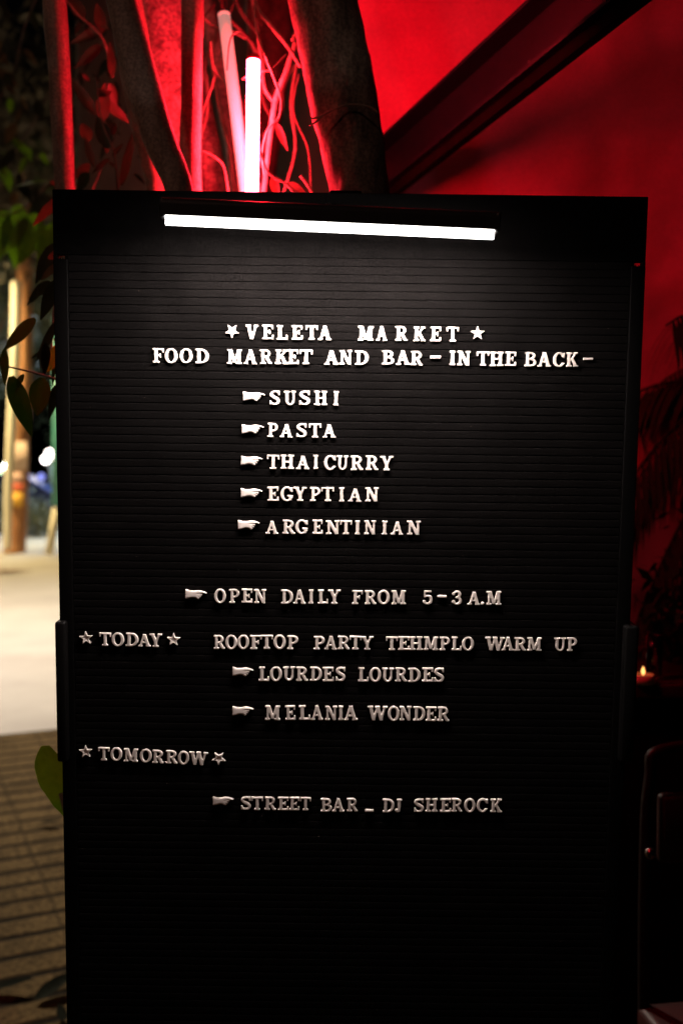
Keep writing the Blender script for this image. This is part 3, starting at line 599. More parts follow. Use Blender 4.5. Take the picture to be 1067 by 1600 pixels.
# leaf with a bent midrib and folded halves
def leaf_mb(mb, p, d, n, L_, Wd, bend=.25, fold=.25, K=9):
    d = Vector(d).normalized(); n = Vector(n); n = (n - d * n.dot(d)).normalized(); s = d.cross(n)
    vs = []; fs = []
    for k in range(K + 1):
        t = k / K; w = Wd * (math.sin(math.pi * min(1, t * .94 + .03) ** .8) ** .9) * (1 - .25 * t)
        c = Vector(p) + d * (L_ * t) - n * (bend * L_ * t * t); rip = .03 * Wd * math.sin(t * 23)
        vs += [c - s * w + n * (fold * w + rip), c - s * w * .5 + n * fold * w * .35, c, c + s * w * .5 + n * fold * w * .35, c + s * w + n * (fold * w - rip)]
    for k in range(K):
        for j in range(4): a = k * 5 + j; fs.append((a, a + 1, a + 6, a + 5))
    return mb.add(vs, fs, True)

# climbing vine: stems and a few leaves round the tubes
vine = empty('climbing_vine', P(420, 300, 1.6)); vine.location.z = 0; tag(vine, 'tangle of thin vine stems and narrow leaves around the tubes', 'vine')
def vstem(pts, r, Y, name='stem'):
    q = spline([P(a, b, Y + .05 + (c if len(t_) > 2 else 0)) for t_ in pts for a, b, c in [(*t_, 0)[:3]]], 10)
    MB().tube([p - vine.location for p in q], lerp_list([r, r * 1.15, r], len(q)), 8, .25, 30, True, pts[0][0]).build(name, M['root'], vine)
vstem([(462, 66), (452, 100), (440, 130), (431, 158), (424, 200), (417, 260), (411, 310)], .0042, 1.50)
vstem([(398, -20), (403, 14), (420, 36), (440, 60), (456, 82), (470, 104)], .0030, 1.48)
vstem([(392, -20), (404, 60), (410, 110), (414, 140), (428, 160)], .0026, 1.52)
vstem([(408, -20), (398, 20), (405, 60), (418, 96), (432, 130), (440, 160), (436, 185), (428, 190)], .0018, 1.46)
vstem([(348, -20), (344, 30), (333, 70), (332, 105), (340, 150), (350, 195), (360, 240), (366, 310)], .0030, 1.66)
vstem([(340, -20), (352, 20), (380, 52), (402, 80), (414, 110)], .0028, 1.70)
vstem([(360, -20), (378, 20), (400, 50)], .0030, 1.82)
vstem([(314, 24), (332, 38), (352, 44), (384, 60)], .0024, 1.62)
vstem([(316, 236), (336, 246), (350, 262), (357, 300)], .0016, 1.52)
vstem([(408, 238), (416, 264), (430, 278), (448, 288), (466, 310)], .0016, 1.44)
vstem([(378, 124), (392, 116), (408, 112), (424, 108), (448, 84)], .0011, 1.46)
vstem([(430, 190), (418, 205), (410, 240), (414, 275)], .0016, 1.47)
vstem([(355, 110), (358, 72), (364, 54), (375, 48)], .0010, 1.42)
vstem([(470, 275), (482, 290), (492, 310)], .0022, 1.45)
vstem([(456, 64), (470, 30), (466, -20)], .0026, 1.52)
vstem([(332, 120), (318, 190), (322, 250), (330, 310)], .0020, 1.75)
vr = random.Random(11)
for k in range(16):
    x0 = vr.uniform(318, 470); y0 = vr.uniform(-30, 120); x1 = x0 + vr.uniform(-60, 60); y1 = y0 + vr.uniform(90, 230); Yv = vr.uniform(1.58, 1.85)
    vstem([(x0, y0), ((x0 * 2 + x1) / 3 + vr.uniform(-16, 16), (y0 * 2 + y1) / 3), ((x0 + 2 * x1) / 3 + vr.uniform(-16, 16), (y0 + 2 * y1) / 3), (x1, y1)], vr.uniform(.0011, .0028), Yv)
for (px, py, Y, dx, dz, ln, w) in ((433, 194, 1.48, .35, -1, .040, .0065), (426, 276, 1.45, .25, -1, .034, .0075), (400, 52, 1.46, -.15, -1, .022, .003), (404, 50, 1.47, .2, -1, .018, .003), (452, 286, 1.5, .9, -.5, .03, .006), (396, 8, 1.47, .4, -1, .03, .004)):
    lm = MB(); leaf_mb(lm, P(px, py, Y + .05) - vine.location, (dx, .1, dz), (-.3, -1, .1), ln, w); lm.build('leaf', M['leaf_red'], vine)
# tendrils round the thick trunk
td = empty('clinging_tendril', P(545, 170, 1.37)); tag(td, 'thin dry tendril wrapped around the thick dark trunk', 'vine')
for pts in ([(486, 186), (500, 182), (540, 164), (575, 166), (590, 176)], [(484, 196), (494, 190), (510, 176)]):
    m = MB(); q = spline([P(a, b, 1.355) for i, (a, b) in enumerate(pts)], 8); m.tube([p - td.location for p in q], .0014, 8, .2, 40); m.build('stem', M['root'], td)

# ------------------------------------------------------------------ leafy branches
def translucent(key, col):
    m = M[key]; nt = m.node_tree; b = nt.nodes['Principled BSDF']; o = nt.nodes['Material Output']
    t = nt.nodes.new('ShaderNodeBsdfTranslucent'); t.inputs['Color'].default_value = (*col, 1); mx = nt.nodes.new('ShaderNodeMixShader'); mx.inputs[0].default_value = .45
    nt.links.new(b.outputs[0], mx.inputs[1]); nt.links.new(t.outputs[0], mx.inputs[2]); nt.links.new(mx.outputs[0], o.inputs['Surface'])
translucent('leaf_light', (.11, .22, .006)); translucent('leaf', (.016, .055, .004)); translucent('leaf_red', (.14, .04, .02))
def branch(name, label, stem_pts, r, leaves, Y0, m_leaf, group=None):
    base = P(*stem_pts[0]); o = empty(name, base); tag(o, label, 'branch', group)
    q = spline([P(*s) for s in stem_pts], 8); MB().tube([p - base for p in q], lerp_list([r, r * .5], len(q)), 8, .15, 30).build('stem', M['root'], o)
    for lf in leaves:
        px, py, ex, ey, w, Y = lf[:6]; mm = M[lf[6]] if len(lf) > 6 else m_leaf; nx = lf[7] if len(lf) > 7 else (.2, -1, .35)
        a = P(px, py, Y); b = P(ex, ey, Y + .015); d = b - a
        lm = MB(); leaf_mb(lm, a - base, d, nx, d.length, w / F_PX * Y / 2, random.uniform(-.06, .14), random.uniform(.1, .35)); lm.build('leaf', mm, o)
    return o
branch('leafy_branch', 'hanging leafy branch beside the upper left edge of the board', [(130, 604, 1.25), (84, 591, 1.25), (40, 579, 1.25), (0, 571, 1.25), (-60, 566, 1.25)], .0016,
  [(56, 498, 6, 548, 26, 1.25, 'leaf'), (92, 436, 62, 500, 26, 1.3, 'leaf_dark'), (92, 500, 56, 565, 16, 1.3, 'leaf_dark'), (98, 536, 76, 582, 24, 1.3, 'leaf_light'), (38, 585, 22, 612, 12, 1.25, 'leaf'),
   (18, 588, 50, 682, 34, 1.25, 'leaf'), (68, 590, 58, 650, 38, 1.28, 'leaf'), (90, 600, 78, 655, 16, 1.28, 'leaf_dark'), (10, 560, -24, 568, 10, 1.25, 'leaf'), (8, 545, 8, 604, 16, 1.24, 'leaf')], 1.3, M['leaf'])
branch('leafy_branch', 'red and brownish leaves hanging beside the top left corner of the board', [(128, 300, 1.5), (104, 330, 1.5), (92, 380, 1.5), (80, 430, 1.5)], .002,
  [(100, 308, 46, 350, 22, 1.52, 'leaf_red'), (92, 380, 52, 442, 30, 1.44, 'leaf_dark'), (76, 404, 112, 388, 16, 1.36, 'leaf_red'), (74, 440, 42, 478, 16, 1.42, 'leaf_dark'), (96, 290, 78, 284, 12, 1.55, 'leaf_red')], 1.5, M['leaf_red'])  # one reddish leaf is added so red shows through the frame joint
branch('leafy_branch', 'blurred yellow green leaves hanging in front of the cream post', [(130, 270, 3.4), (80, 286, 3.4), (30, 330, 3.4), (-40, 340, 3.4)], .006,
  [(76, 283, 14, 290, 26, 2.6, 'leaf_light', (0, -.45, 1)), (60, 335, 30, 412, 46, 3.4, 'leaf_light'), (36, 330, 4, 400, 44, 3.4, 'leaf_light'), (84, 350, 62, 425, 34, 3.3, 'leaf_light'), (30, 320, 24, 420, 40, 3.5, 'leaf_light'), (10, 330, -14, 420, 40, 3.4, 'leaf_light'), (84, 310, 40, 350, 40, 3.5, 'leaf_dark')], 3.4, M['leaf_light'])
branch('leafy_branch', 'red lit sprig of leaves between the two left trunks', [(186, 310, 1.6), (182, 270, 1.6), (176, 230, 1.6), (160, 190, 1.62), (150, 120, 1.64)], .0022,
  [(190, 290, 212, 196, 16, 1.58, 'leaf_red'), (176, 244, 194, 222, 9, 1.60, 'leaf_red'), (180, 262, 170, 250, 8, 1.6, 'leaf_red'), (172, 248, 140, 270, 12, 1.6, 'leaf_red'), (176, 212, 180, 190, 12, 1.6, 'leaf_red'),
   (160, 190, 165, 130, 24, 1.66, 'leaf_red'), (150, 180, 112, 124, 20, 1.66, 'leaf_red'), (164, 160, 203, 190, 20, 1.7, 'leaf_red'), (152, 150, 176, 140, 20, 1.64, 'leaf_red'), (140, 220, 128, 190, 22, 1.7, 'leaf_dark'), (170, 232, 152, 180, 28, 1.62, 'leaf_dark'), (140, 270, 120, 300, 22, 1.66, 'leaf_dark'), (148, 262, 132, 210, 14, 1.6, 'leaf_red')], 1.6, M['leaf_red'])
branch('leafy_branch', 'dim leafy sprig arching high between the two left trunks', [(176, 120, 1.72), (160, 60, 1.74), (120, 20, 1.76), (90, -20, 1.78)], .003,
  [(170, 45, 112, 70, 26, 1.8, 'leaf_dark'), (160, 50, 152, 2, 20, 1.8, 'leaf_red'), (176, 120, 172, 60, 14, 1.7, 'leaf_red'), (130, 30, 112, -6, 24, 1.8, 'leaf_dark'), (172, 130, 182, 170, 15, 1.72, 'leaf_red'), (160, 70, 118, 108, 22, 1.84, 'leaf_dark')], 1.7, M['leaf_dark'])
# dim twigs of leaves, out of focus, filling the corner and the gaps between the trunks
def twig(label, pts, Y, n, box, size, keys, seed):
    g_ = random.Random(seed); lv = []
    q = spline([P(a, b, Y) for a, b in pts], 6)
    for k in range(n):
        a = g_.uniform(box[0], box[2]); b = g_.uniform(box[1], box[3]); an = g_.uniform(.6, 2.6); l_ = size * g_.uniform(.6, 1.3)
        lv.append((a, b, a + math.cos(an) * l_, b + math.sin(an) * l_, l_ * g_.uniform(.34, .52), Y + g_.uniform(-.12, .12), g_.choice(keys), (g_.uniform(-.7, .7), -1, g_.uniform(-.2, .9))))
    return branch('leafy_branch', label, [(a, b, Y) for a, b in pts], .003, lv, Y, M['leaf_dark'])
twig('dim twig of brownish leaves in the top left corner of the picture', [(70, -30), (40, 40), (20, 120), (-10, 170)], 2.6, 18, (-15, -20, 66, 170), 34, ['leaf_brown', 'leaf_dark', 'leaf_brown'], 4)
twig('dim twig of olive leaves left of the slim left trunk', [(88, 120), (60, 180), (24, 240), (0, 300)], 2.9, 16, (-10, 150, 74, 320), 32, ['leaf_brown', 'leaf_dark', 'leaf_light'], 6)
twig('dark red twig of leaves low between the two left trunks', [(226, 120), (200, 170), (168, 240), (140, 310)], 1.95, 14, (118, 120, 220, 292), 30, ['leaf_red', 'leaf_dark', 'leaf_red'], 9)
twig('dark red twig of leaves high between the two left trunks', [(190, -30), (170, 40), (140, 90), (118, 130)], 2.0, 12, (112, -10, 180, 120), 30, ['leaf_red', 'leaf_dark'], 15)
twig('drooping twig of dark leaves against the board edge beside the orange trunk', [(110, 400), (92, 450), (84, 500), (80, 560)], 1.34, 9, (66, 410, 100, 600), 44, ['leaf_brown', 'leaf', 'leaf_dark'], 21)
# shoot behind the lower left edge
sh = empty('leafy_shoot', (-.42, 1.32, 0)); tag(sh, 'broad green leaf poking out below the left bracket of the board', 'plant')
e0 = P(96, 1240, 1.30); MB().tube([p - sh.location for p in spline([sh.location, Vector((-.38, 1.34, .4)), Vector((-.36, 1.32, .75)), e0], 8)], lerp_list([.006, .003], 25), 8).build('stem', M['root'], sh)
lm = MB(); a = P(72, 1165, 1.30); b = P(108, 1288, 1.32); leaf_mb(lm, a - sh.location, b - a, (-.35, -.9, .25), (b - a).length * 1.02, .030, .05, .12, 12); lm.build('leaf', M['leaf_light'], sh)
lm = MB(); a = P(100, 1250, 1.32); b = P(122, 1200, 1.36); leaf_mb(lm, a - sh.location, b - a, (0, -1, .3), .05, .02); lm.build('leaf', M['leaf'], sh)

# ------------------------------------------------------------------ canvas, beam, right-hand corner
def cloth(name, corners, nx, ny, amp, sc_, m, seed, th=.003):
    tl, tr, br_, bl_ = [Vector(c) for c in corners]; vs = []; nrm = (tr - tl).cross(bl_ - tl).normalized()
    for j in range(ny + 1):
        for i in range(nx + 1):
            u_, v_ = i / nx, j / ny; p = (tl * (1 - u_) + tr * u_) * (1 - v_) + (bl_ * (1 - u_) + br_ * u_) * v_
            vs.append(p + nrm * amp * noise.fractal(p * sc_ + Vector((seed, 0, 0)), 1.0, 2.0, 4))
    fs = [(j * (nx + 1) + i, j * (nx + 1) + i + 1, (j + 1) * (nx + 1) + i + 1, (j + 1) * (nx + 1) + i) for j in range(ny) for i in range(nx)]
    o = MB().add(vs, fs, True).build(name, m); md = o.modifiers.new('thickness', 'SOLIDIFY'); md.thickness = th; return o
cv = cloth('canvas_awning', (P(535, -160, 1.80), P(1300, -160, 1.72), P(1300, 1085, 3.3), P(535, 1085, 2.7)), 90, 90, .020, 3.4, M['tarp'], 3.0)
tag(cv, 'large canvas sheet glowing red behind the board', 'awning')
bw = MB().box(-1.1, 2.6, 4.2, 4.35, -.1, 3.6, .01).build('plaster_wall', mat('pale_plaster', (.55, .42, .38), .9, var=.2, vscale=2, bump=.3, bscale=30)); tag(bw, 'plastered wall far behind the tubes and canvas, dim red', 'wall')
ra, rb = P(570, 287, 2.0), P(1010, -92, 1.22)
beam = empty('steel_beam', ra); tag(beam, 'dark steel channel beam rising diagonally across the red canvas', 'beam')
ax = (rb - ra).normalized(); vd = (Vector((0, 1, 0)) - ax * ax.y).normalized(); sd = ax.cross(vd)      # sd: across the beam in view
if sd.z < 0: sd = -sd
ln = (rb - ra).length
def beam_piece(s0, s1, d0, d1, name, m):
    mb = MB(); vs = [ax * l + sd * s_ + vd * d_ for l in (0, ln) for s_, d_ in ((s0, d0), (s1, d0), (s1, d1), (s0, d1))]
    mb.add(vs, [(0, 1, 5, 4), (1, 2, 6, 5), (2, 3, 7, 6), (3, 0, 4, 7), (0, 3, 2, 1), (4, 5, 6, 7)]); return mb.build(name, m, beam)
beam_piece(-.037, .037, .022, .027, 'web', M['beam']); beam_piece(.037, .042, -.02, .028, 'flange', M['beam']); beam_piece(-.042, -.037, -.02, .028, 'flange', M['beam'])
beam_piece(-.058, -.0425, -.004, .016, 'bottom_trim', M['cloth_dark'])
# cable tied over the beam
k0 = P(838, 108, 1.55); ct = empty('tied_cable', k0); tag(ct, 'thin cable looped and knotted over the steel beam', 'cable')
m = MB(); m.tube([p - k0 for p in spline([P(846, -60, 1.5), P(836, 0, 1.5), P(834, 40, 1.5), P(829, 90, 1.5), P(838, 104, 1.51)], 8)], .0014, 8); m.build('cord', M['cable'], ct)
m = MB(); m.tube([p - k0 for p in spline([P(828, 96, 1.5), P(838, 108, 1.49), P(852, 100, 1.5), P(846, 92, 1.51), P(832, 94, 1.5)], 8)], .004, 8); m.build('knot', M['cable'], ct)

# palm and shrub in front of the canvas at the right
pm = empty('potted_palm', (.92, 2.02, 0)); tag(pm, 'dark palm with drooping fronds against the red canvas', 'palm')
m = MB(); m.lathe([(.001, 0), (.13, 0), (.17, .28), (.18, .30), (.165, .30), (.15, .27), (.001, .26)], (0, 0, 0), 28); m.build('pot', M['cloth_dark'], pm)
m = MB(); m.tube([(0, 0, .25), (.01, 0, .7), (-.01, .01, 1.2)], [.03, .024, .02], 12, .2, 20); m.build('trunk', M['bark'], pm)
pm.scale = (1.0, 1.0, 1.16)
def frond(tip, side, L_, drop, nm=26):
    mb = MB(); o = Vector((-.01, .01, 1.2)); d = Vector(tip).normalized(); q = []
    for k in range(13): t = k / 12; q.append(o + d * (L_ * t) + Vector((0, 0, drop[0] * t - drop[1] * t * t)))
    mb.tube(q, lerp_list([.005, .0015], 13), 6)
    for k in range(nm):
        t = .18 + .8 * k / nm; i = t * 12; a = q[int(i)].lerp(q[min(12, int(i) + 1)], i - int(i)); tg = (q[min(12, int(i) + 1)] - q[int(i)]).normalized()
        for s_ in (-1, 1):
            sv = tg.cross(Vector((0, 0, 1))).normalized() * s_
            leaf_mb(mb, a, tg * .7 + sv * .8 + Vector((0, 0, -.5 - random.random() * .3)), (0, 0, 1), .17 * (1 - .5 * t) + random.uniform(-.02, .02), .0065, .35, .1, 4)
    return mb
for a, L_, dr in ((170, .45, (.38, .42)), (205, .5, (.30, .5)), (240, .42, (.3, .55)), (150, .42, (.22, .58)), (120, .42, (.45, .4)), (20, .5, (.35, .45)), (320, .45, (.3, .5)), (70, .4, (.4, .4)), (185, .36, (.05, .5)), (215, .40, (.5, .35))):
    frond((math.cos(R(a)), math.sin(R(a)), 0), 0, L_, dr).build('frond', M['palm_leaf'], pm)
def crown_mb(c, rad, n, leaf, clumps=14, seed=1, squash=(1, 1, .8)):
    r_ = np.random.RandomState(seed); mb = MB(); c = np.array(c); cl = r_.normal(size=(clumps, 3)); cl /= np.linalg.norm(cl, axis=1)[:, None]; cl *= (rad * (.35 + .55 * r_.rand(clumps)))[:, None]
    which = r_.randint(0, clumps, n); off = r_.normal(size=(n, 3)) * rad * .2; pos = c + (cl[which] + off) * np.array(squash)
    d = r_.normal(size=(n, 3)); d[:, 2] -= .6; d /= np.linalg.norm(d, axis=1)[:, None]; e = np.cross(d, r_.normal(size=(n, 3))); e /= np.linalg.norm(e, axis=1)[:, None]
    s = leaf * (.6 + .8 * r_.rand(n))[:, None]; a = pos; b = pos + d * s + e * s * .32; t = pos + d * s * 2.0; f = pos + d * s - e * s * .32
    vs = np.stack([a, b, t, f], 1).reshape(-1, 3); mb.v = [tuple(v) for v in vs]; mb.f = [(4 * k, 4 * k + 1, 4 * k + 2, 4 * k + 3) for k in range(n)]; mb.sm = [False] * n; return mb
sb_ = empty('dark_shrub', (.86, 1.98, 0)); tag(sb_, 'dense dark shrub below the palm fronds', 'shrub')
crown_mb((-.05, 0, 1.0), .24, 2600, .022, 16, 5, (1, .7, 1.0)).build('foliage', M['palm_leaf'], sb_)
m = MB(); m.tube([(0, 0, 0), (-.02, 0, .5), (-.03, 0, .9)], [.02, .015, .01], 8, .2, 20); m.build('stem', M['bark'], sb_)

# table with a candle glass, behind the right edge
tb = empty('bar_table', (.86, 1.95, 0)); tag(tb, 'dark bar table with black skirt behind the right edge of the board', 'table')
MB().box(-.42, .42, -.22, .22, .905, .93, .004).build('tabletop', M['table'], tb)
MB().box(-.40, .40, -.20, .20, .05, .9045, .01).build('skirt', M['cloth_dark'], tb)
for x in (-.36, .36):
    for y in (-.16, .16): MB().box(x - .015, x + .015, y - .015, y + .015, 0, .06).build('leg', M['frame'], tb)
M['clear'] = mat('drinking_glass', (.9, .9, .9), .05, trans=1.0)
gl = empty('candle_glass', (P(1021, 1058, 1.78).x, 1.78, .931)); tag(gl, 'tall glass with red drink glowing beside a tea light', 'glass')
m = MB(); m.lathe([(.0005, .001), (.014, .001), (.016, .08), (.0155, .08), (.0135, .006), (.0005, .006)], (0, 0, 0), 24); m.build('glass', M['clear'], gl)
m = MB(); m.lathe([(.0005, .0065), (.0130, .0065), (.0146, .056), (.0005, .056)], (0, 0, 0), 24); m.build('red_drink', mat('red_drink', (.5, .02, .015), .2), gl)
cd = empty('tea_light', (P(1004, 1062, 1.74).x, 1.74, .931)); tag(cd, 'small burning tea light beside the tall glass', 'candle')
m = MB(); m.lathe([(.0005, 0), (.019, 0), (.019, .016), (.018, .016), (.018, .012), (.0005, .012)], (0, 0, 0), 24); m.build('cup', mat('tea_light_wax', (.7, .6, .45), .5), cd)
m = MB(); m.lathe([(.0004, .014), (.0035, .020), (.0026, .024), (.0004, .030)], (0, 0, 0), 12); m.build('flame', emit('flame_glow', (1, .42, .11), 3), cd)
# chair in the dark
ch = empty('metal_chair', (.66, 1.55, 0), R(8)); tag(ch, 'dark metal tube chair with red vinyl seat in the lower right corner', 'chair')
def cpt(px, py, Y): return ch.matrix_world.inverted() @ P(px, py, Y)
bpy.context.view_layer.update()
m = MB(); m.tube(spline([(-.19, .0, .43), (-.187, .01, .65), (-.178, .015, .82), (-.14, .018, .87), (.14, .018, .87), (.178, .015, .82), (.187, .01, .65), (.19, 0, .43)], 8), .009, 12); m.build('back_frame', M['chair_frame'], ch)
MB().box(-.165, .165, .002, .022, .69, .80, .008).build('backrest', M['red_vinyl'], ch)
m = MB(); m.ball((-.188, -.012, .715), .009, 8); m.build('bolt', M['chrome'], ch)
MB().box(-.20, .20, -.38, .01, .43, .47, .012).build('seat', M['red_vinyl'], ch)
for x in (-.185, .185):
    for y0, y1 in ((-.35, -.37), (-.01, .05)): m = MB(); m.tube([(x, y0, .43), (x * 1.05, y1, 0)], .009, 10); m.build('leg', M['chair_frame'], ch)

# ------------------------------------------------------------------ fallen leaves on the paving
for i, (px, py, ln_, ang, lab) in enumerate(((18, 1545, .11, .1, 'curled dry leaf lying at the bottom left edge of the paving'), (92, 1545, .13, .9, 'large dry leaf on the paving beside the board foot'), (78, 1288, .08, -.4, 'pale twig-like dry leaf on the paving below the green leaf'), (96, 1585, .06, 2.0, 'small dry scrap on the paving nearest the board'))):
    d = ray(px, py); q = _C + d * (-(CAM_H - .012) / d.z); o = MB(); leaf_mb(o, (-ln_ / 2, 0, .012), (1, 0, .1), (0, 0, 1), ln_, ln_ * .22, -.12, .35); ob = o.build('fallen_leaf', M['dry_leaf']); ob.location = (q.x, q.y, 0); ob.rotation_euler = (0, 0, ang)
    tag(ob, lab, 'leaf', 'fallen leaves on the paving')

# ------------------------------------------------------------------ street behind: lamps
def street_or_fill_lamp(loc, h, arm, col, watt, spot, blend, label, aim=None, glow=30):
    o = empty('street_or_fill_lamp', loc); tag(o, label, 'street lamp', 'street lamps')
    m = MB(); m.tube([(0, 0, 0), (0, 0, .5), (0, 0, h)], [.09, .06, .045], 14); m.tube(spline([(0, 0, h), (arm[0] * .3, arm[1] * .3, h + .25), (arm[0], arm[1], h + .3)], 6), .035, 10); m.build('pole', M['dark_steel'], o)
    m = MB(); m.box(arm[0] - .28, arm[0] + .28, arm[1] - .14, arm[1] + .14, h + .22, h + .36, .05); m.build('lamp_head', M['dark_steel'], o)
    m = MB(); m.box(arm[0] - .22, arm[0] + .22, arm[1] - .10, arm[1] + .10, h + .20, h + .2195); m.build('lens', emit('street_lens', col, glow), o)
    ld = bpy.data.lights.new('street_lamp_light', 'SPOT'); ld.energy = watt; ld.color = col; ld.spot_size = R(spot); ld.spot_blend = blend; ld.shadow_soft_size = .12
    lo = bpy.data.objects.new('bulb', ld); COL.objects.link(lo); lo.parent = o; lo.location = (arm[0], arm[1], h + .17)
    if aim is not None: lo.rotation_euler = (Vector(aim) - (Vector(loc) + lo.location)).to_track_quat('-Z', 'Y').to_euler()
    return o
street_or_fill_lamp((-5.2, 8.4, -.1), 5.4, (1.6, -.4, 0), (1.0, .86, .70), W_STREET, 122, .6, 'white street lamp over the near part of the road', aim=(-2.8, 7.8, 0))
street_or_fill_lamp((-9.5, 16.2, -.1), 5.5, (1.5, -.5, 0), (1.0, .76, .36), W_FAR, 130, .6, 'yellow street lamp over the far part of the road', aim=(-6.0, 15.5, 0))
street_or_fill_lamp((-3.2, -3.6, -.1), 4.6, (.9, .5, 0), (1.0, .55, .42), W_FILL, 60, .6, 'added fill lamp on a post standing behind the viewer', aim=(-.2, 1.2, 1.0))  # unseen fill added to light the letters and trunk fronts

street_or_fill_lamp((-5.2, 26, -.1), 5.6, (1.0, .3, 0), (.72, .88, 1.0), 9000, 165, .3, 'added bluish fill lamp hidden far behind the board', aim=(-8.2, 28, 0))  # unseen lamp added to brighten the far trees, bushes and car
# palm trunk with bills, cream post, teal post
pt = empty('palm_tree', P(25, 862, 17.6)); pt.location.z = -.1; b0 = pt.location.copy(); tag(pt, 'rusty palm trunk across the road with bills pasted on it', 'palm')
q = spline([P(24, 862, 17.6) * 1, P(26, 790, 17.6), P(29, 700, 17.6), P(36, 600, 17.6), P(39, 430, 17.6), P(40, 250, 17.6)], 10); q[0].z = -.12
m = MB(); m.tube([p - b0 for p in q], lerp_list([.20, .19, .19, .15, .13, .12], len(q)), 20, .10, 3.0); m.build('trunk', M['palm_bark'], pt)
def bill(px0, px1, py0, py1, m, Y=17.38):
    a = P(px0, py1, Y) - b0; b = P(px1, py0, Y) - b0; mb = MB(); n = 8
    vs = []
    for k in range(n + 1):
        t = k / n; x = a.x + (b.x - a.x) * t; yy = a.y - .03 * math.sin(math.pi * t)
        vs += [(x, yy, a.z), (x, yy, b.z), (x, yy + .006, a.z), (x, yy + .006, b.z)]
    fs = []
    for k in range(n): i = 4 * k; fs += [(i, i + 4, i + 5, i + 1), (i + 2, i + 3, i + 7, i + 6), (i + 1, i + 5, i + 7, i + 3), (i, i + 2, i + 6, i + 4)]
    return mb.add(vs, fs, True).build('poster', m, pt)
bill(21, 37, 756, 768, mat('red_bill', (.62, .12, .06), .8)); bill(20, 36, 769, 792, mat('yellow_bill', (.75, .42, .06), .8)); bill(13, 20.5, 745, 790, mat('pale_blue_bill', (.55, .60, .70), .8)); bill(12, 42, 690, 735, mat('cream_bill', (.66, .48, .38), .8, var=.2, vscale=9))
bill(21, 36, 738, 754, mat('pink_bill', (.66, .42, .34), .8, var=.2, vscale=9))
for a in range(0, 360, 30):
    fm = MB(); qq = [q[-1] - b0 + Vector((math.cos(R(a)) * 2.2 * t, math.sin(R(a)) * 2.2 * t, 1.0 * t - 1.9 * t * t)) for t in [k / 10 for k in range(11)]]
    fm.tube(qq, lerp_list([.03, .01], 11), 6)
    for k in range(2, 11):
        for s_ in (-1, 1):
            for h_ in (0, .5): leaf_mb(fm, qq[k - 1].lerp(qq[k], h_), Vector((-math.sin(R(a)) * s_, math.cos(R(a)) * s_, -.7)), (0, 0, 1), .6, .03, .3, .1, 3)
    fm.build('frond', M['leaf'], pt)
po = empty('cream_post', P(12, 862, 17.0)); po.location.z = -.1; tag(po, 'slim cream painted post just left of the palm trunk', 'post')
m = MB(); m.tube([p - po.location for p in spline([P(12, 858, 17.0), P(14, 760, 17.0), P(18, 680, 17.0), P(24, 560, 17.0), P(26.5, 448, 17.0)], 8)], lerp_list([.06, .07, .08, .085, .085], 33), 16); m.build('shaft', M['white_paint'], po)
m = MB(); m.ball(P(26.5, 446, 17.0) - po.location, .095, 10); m.build('cap', M['white_paint'], po)
tp = empty('leaning_post', P(74, 862, 16.6)); tp.location.z = -.1; tag(tp, 'post painted teal above and white on its slanting foot', 'post')
m = MB(); m.tube([p - tp.location for p in [P(77, 866, 16.6), P(90, 792, 16.6)]], .07, 14); m.build('white_foot', M['white_paint'], tp)
m = MB(); m.tube([p - tp.location for p in [P(90.4, 789, 16.6), P(92, 690, 16.6), P(94, 500, 16.6)]], .10, 16); m.build('teal_shaft', M['teal_paint'], tp)
m = MB(); m.tube([p - tp.location for p in [P(110, 866, 16.6), P(97, 792, 16.6)]], .06, 12); m.build('dark_foot', M['frame'], tp)

sc_p = P(12, 896, 13.9); sb2 = MB(); leaf_mb(sb2, (-.28, 0, 0), (1, .1, 0), (0, 0, 1), .6, .16, -.03, .12); o = sb2.build('flattened_cardboard', mat('brown_cardboard', (.16, .07, .03), .9)); o.location = (sc_p.x, sc_p.y, -.085); tag(o, 'flattened brown scrap lying on the pale road', 'cardboard')
# parked car, bushes and trees far behind
car = empty('parked_car', (-8.55, 24.6, -.09), R(8)); tag(car, 'navy blue car parked beyond the palm trunk', 'car')
def car_body():
    prof = [(-1.95, .28), (-2.0, .55), (-1.85, .80), (-1.05, .90), (-.55, 1.34), (.75, 1.38), (1.45, .95), (1.95, .85), (2.0, .5), (1.95, .28)]
    n = len(prof); vs = [];
    for y, ins in ((-.82, .06), (-.80, 0), (.80, 0), (.82, .06)):
        for x, z in prof: vs.append((x * (1 - ins * .2), y if z < 1.0 else y * .84, z - ins * .2 if z > .4 else z + ins * .2))
    fs = [tuple(range(n)), tuple(range(4 * n - 1, 3 * n - 1, -1))]
    for r_ in range(3):
        for k in range(n): fs.append((r_ * n + k, (r_ + 1) * n + k, (r_ + 1) * n + (k + 1) % n, r_ * n + (k + 1) % n))
    return MB().add(vs, fs, False)
car_body().build('body', M['navy'], car)
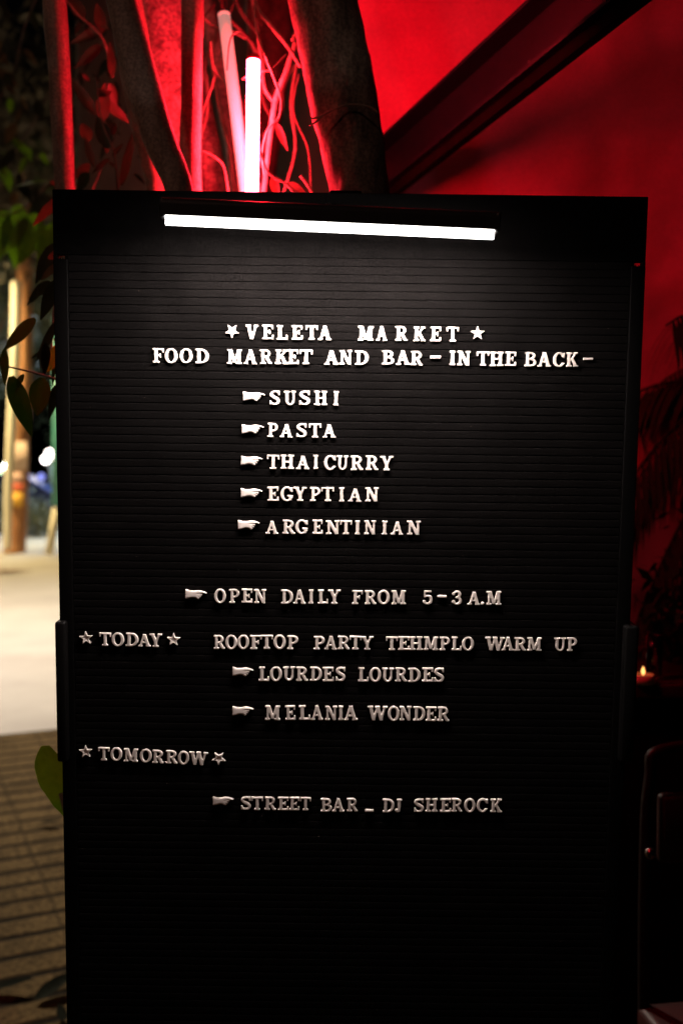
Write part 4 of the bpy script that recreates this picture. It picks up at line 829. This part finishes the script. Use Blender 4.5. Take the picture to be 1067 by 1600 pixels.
for y in (-.80, .80):
    s_ = -1 if y < 0 else 1
    MB().add([(-.95, y * .985 + s_ * .01, .95), (1.2, y * .985 + s_ * .01, .97), (.68, y * .86 + s_ * .012, 1.30), (-.48, y * .86 + s_ * .012, 1.27)] + [(-.95, y * .97, .95), (1.2, y * .97, .97), (.68, y * .84, 1.30), (-.48, y * .84, 1.27)], [(0, 1, 2, 3), (4, 7, 6, 5), (0, 4, 5, 1), (1, 5, 6, 2), (2, 6, 7, 3), (3, 7, 4, 0)]).build('window', M['glass'], car)
    for x in (-1.25, 1.25):
        w = MB(); w.tube([(x, y - .09 * s_, .31), (x, y + .05 * s_, .31)], .31, 24); wo = w.build('wheel', M['rubber'], car)
        w = MB(); w.tube([(x, y + .0505 * s_, .31), (x, y + .062 * s_, .31)], .19, 20); w.build('rim', M['steel'], wo)
    MB().box(1.93, 1.99, y * .72 - .16, y * .72 + .16, .62, .76, .03).build('headlight', M['steel'], car)
    MB().box(-1.97, -1.90, y * .72 - .15, y * .72 + .15, .62, .78, .03).build('tail_light', M['red_vinyl'], car)
def tree(label, loc, h, rad, n, leaf, seed, cs=(1, 1, .8), m=None):
    o = empty('street_tree', loc); tag(o, label, 'tree', 'trees along the street')
    MB().tube(spline([(0, 0, -.1), (.08, 0, h * .3), (-.05, .05, h * .7), (0, 0, h)], 6), lerp_list([.20, .15, .12, .05], 19), 14, .15, 3.0, seed=seed).build('trunk', M['bark'], o)
    for k in range(5):
        a = k * 1.3 + seed; mid = Vector((math.cos(a) * rad * .4, math.sin(a) * rad * .4, h + rad * .1)); end = Vector((math.cos(a) * rad * .75, math.sin(a) * rad * .75, h + rad * .35))
        MB().tube(spline([(0, 0, h * .75), mid, end], 6), lerp_list([.07, .02], 13), 8, .15, 4).build('limb', M['bark'], o)
    crown_mb((0, 0, h + rad * .15), rad, n, leaf, 22, seed, cs).build('crown', m or M['crown'], o); return o
tree('leafy tree whose dim crown fills the upper left corner', (-6.4, 13.0, -.1), 5.6, 2.9, 9000, .11, 3, m=M['near_crown'])
tree('tree behind the slim trunks at the road edge', (-2.7, 14.5, -.1), 5.6, 2.3, 8000, .10, 8, m=M['near_crown'])
tree('tall dark tree standing past the palm trunk', (-7.6, 21, -.1), 4.6, 2.6, 8000, .09, 12)
tree('dark tree far across the road at the left', (-12.5, 27, -.1), 4.2, 2.8, 7000, .10, 19)
tree('far tree nearly hidden behind the board', (-4.5, 30, -.1), 4.6, 3.2, 7000, .11, 23)
tree('farthest tree at the end of the street', (-10.5, 38, -.1), 5.0, 3.8, 7000, .13, 29)
for i, (px, py, Y, r_, lab) in enumerate(((58, 825, 22.0, .55, 'low olive bush in front of the parked car'), (-6, 800, 23.0, .8, 'rounded bush left of the palm trunk'))):
    o = empty('olive_bush', (P(px, py, Y).x, Y, -.1)); tag(o, lab, 'bush', 'bushes across the road'); crown_mb((0, 0, r_ * .7), r_, 2500, .05, 12, 40 + i, (1.3, 1, .8)).build('foliage', M['crown'], o)
    m = MB(); m.tube([(0, 0, -.02), (0, 0, r_ * .6)], .04, 8); m.build('stem', M['bark'], o)
# lamps seen as out-of-focus dots
def globe_post(label, lamps, Y, foot, h_extra=0):
    base = P(foot, 800, Y); base.z = -.1; o = empty('globe_lamp_post', base); tag(o, label, 'street lamp', 'street lamps')
    top = max(P(a, b, Y).z for a, b, c, s in lamps) + .1; m = MB(); m.tube([(0, 0, 0), (0, 0, top - base.z - .25)], [.06, .04], 12)
    for a, b, c, s in lamps: p = P(a, b, Y) - base; m.tube([(0, 0, top - base.z - .6), Vector((p.x, p.y, p.z - .12))], .02, 8)
    m.build('pole', M['dark_steel'], o)
    for a, b, c, s in lamps: m = MB(); m.ball(P(a, b, Y) - base, .10, 8); m.build('globe', emit('globe_glow', c, s), o)
globe_post('lamp post with three pinkish white globes beside the board', [(78, 708, (1, .86, .82), 9), (84.5, 713.5, (1, .86, .80), 9), (72, 718, (1, .93, .90), 12)], 27.0, 80)
globe_post('lamp post with two globes left of the palm trunk', [(11, 728, (1, .98, .88), 14), (0, 735, (.6, .85, .5), 4)], 29.0, 5)
globe_post('post with one blue globe above the parked car', [(65, 745, (.28, .32, .9), 1.6)], 30.0, 66)
def bulb(px, py, Y, col, s, label, r_=.008):
    p = P(px, py, Y); o = empty('string_bulb', p); tag(o, label, 'bulb', 'bulbs among the leaves')
    m = MB(); m.ball((0, 0, 0), r_, 8); m.build('globe', emit('bulb_glow', col, s), o); m = MB(); m.tube([(0, 0, r_ * .9), (0, 0, r_ * 2.4)], r_ * .6, 10); m.build('socket', M['cable'], o)
    m = MB(); m.tube([(0, 0, r_ * 2.4), (.01, 0, .3), (.0, 0, 1.2)], .002, 6); m.build('wire', M['cable'], o)
bulb(132, 195, 5.0, (.15, 1, .25), 14, 'tiny green bulb between the left trunks'); bulb(143, 193, 5.0, (.65, .75, 1), 16, 'tiny bluish white bulb between the left trunks')
bulb(163, 286, 5.0, (1, .55, .08), 18, 'tiny amber bulb just above the board edge'); bulb(155, 276, 5.2, (1, .75, .45), 3, 'dim cream bulb above the amber one', .016)
# gap filler: added crumbs and blocks narrowing the red glint in both frame joints
for sx in (-1, 1):
    m = MB(); x = sx * (W2 - .0075)
    for k in range(5): a = x + (k - 2) * .0028 + random.uniform(-.0006, .0006); m.add([(a - .0011, HB - .0050, .0010), (a + .0011, HB - .0050, .0010), (a, HB - .0026 - random.random() * .0016, .0012), (a, HB - .0050, -.002)], [(0, 1, 2), (1, 3, 2), (3, 0, 2), (0, 3, 1)])
    for a, b_ in ((-.0076, -.0040), (.0046, .0076)): m.box(x + a, x + b_, HB - .0050, HB - .0001, -.010, .0004)
    m.build('added_joint_filler', M['frame'], board)
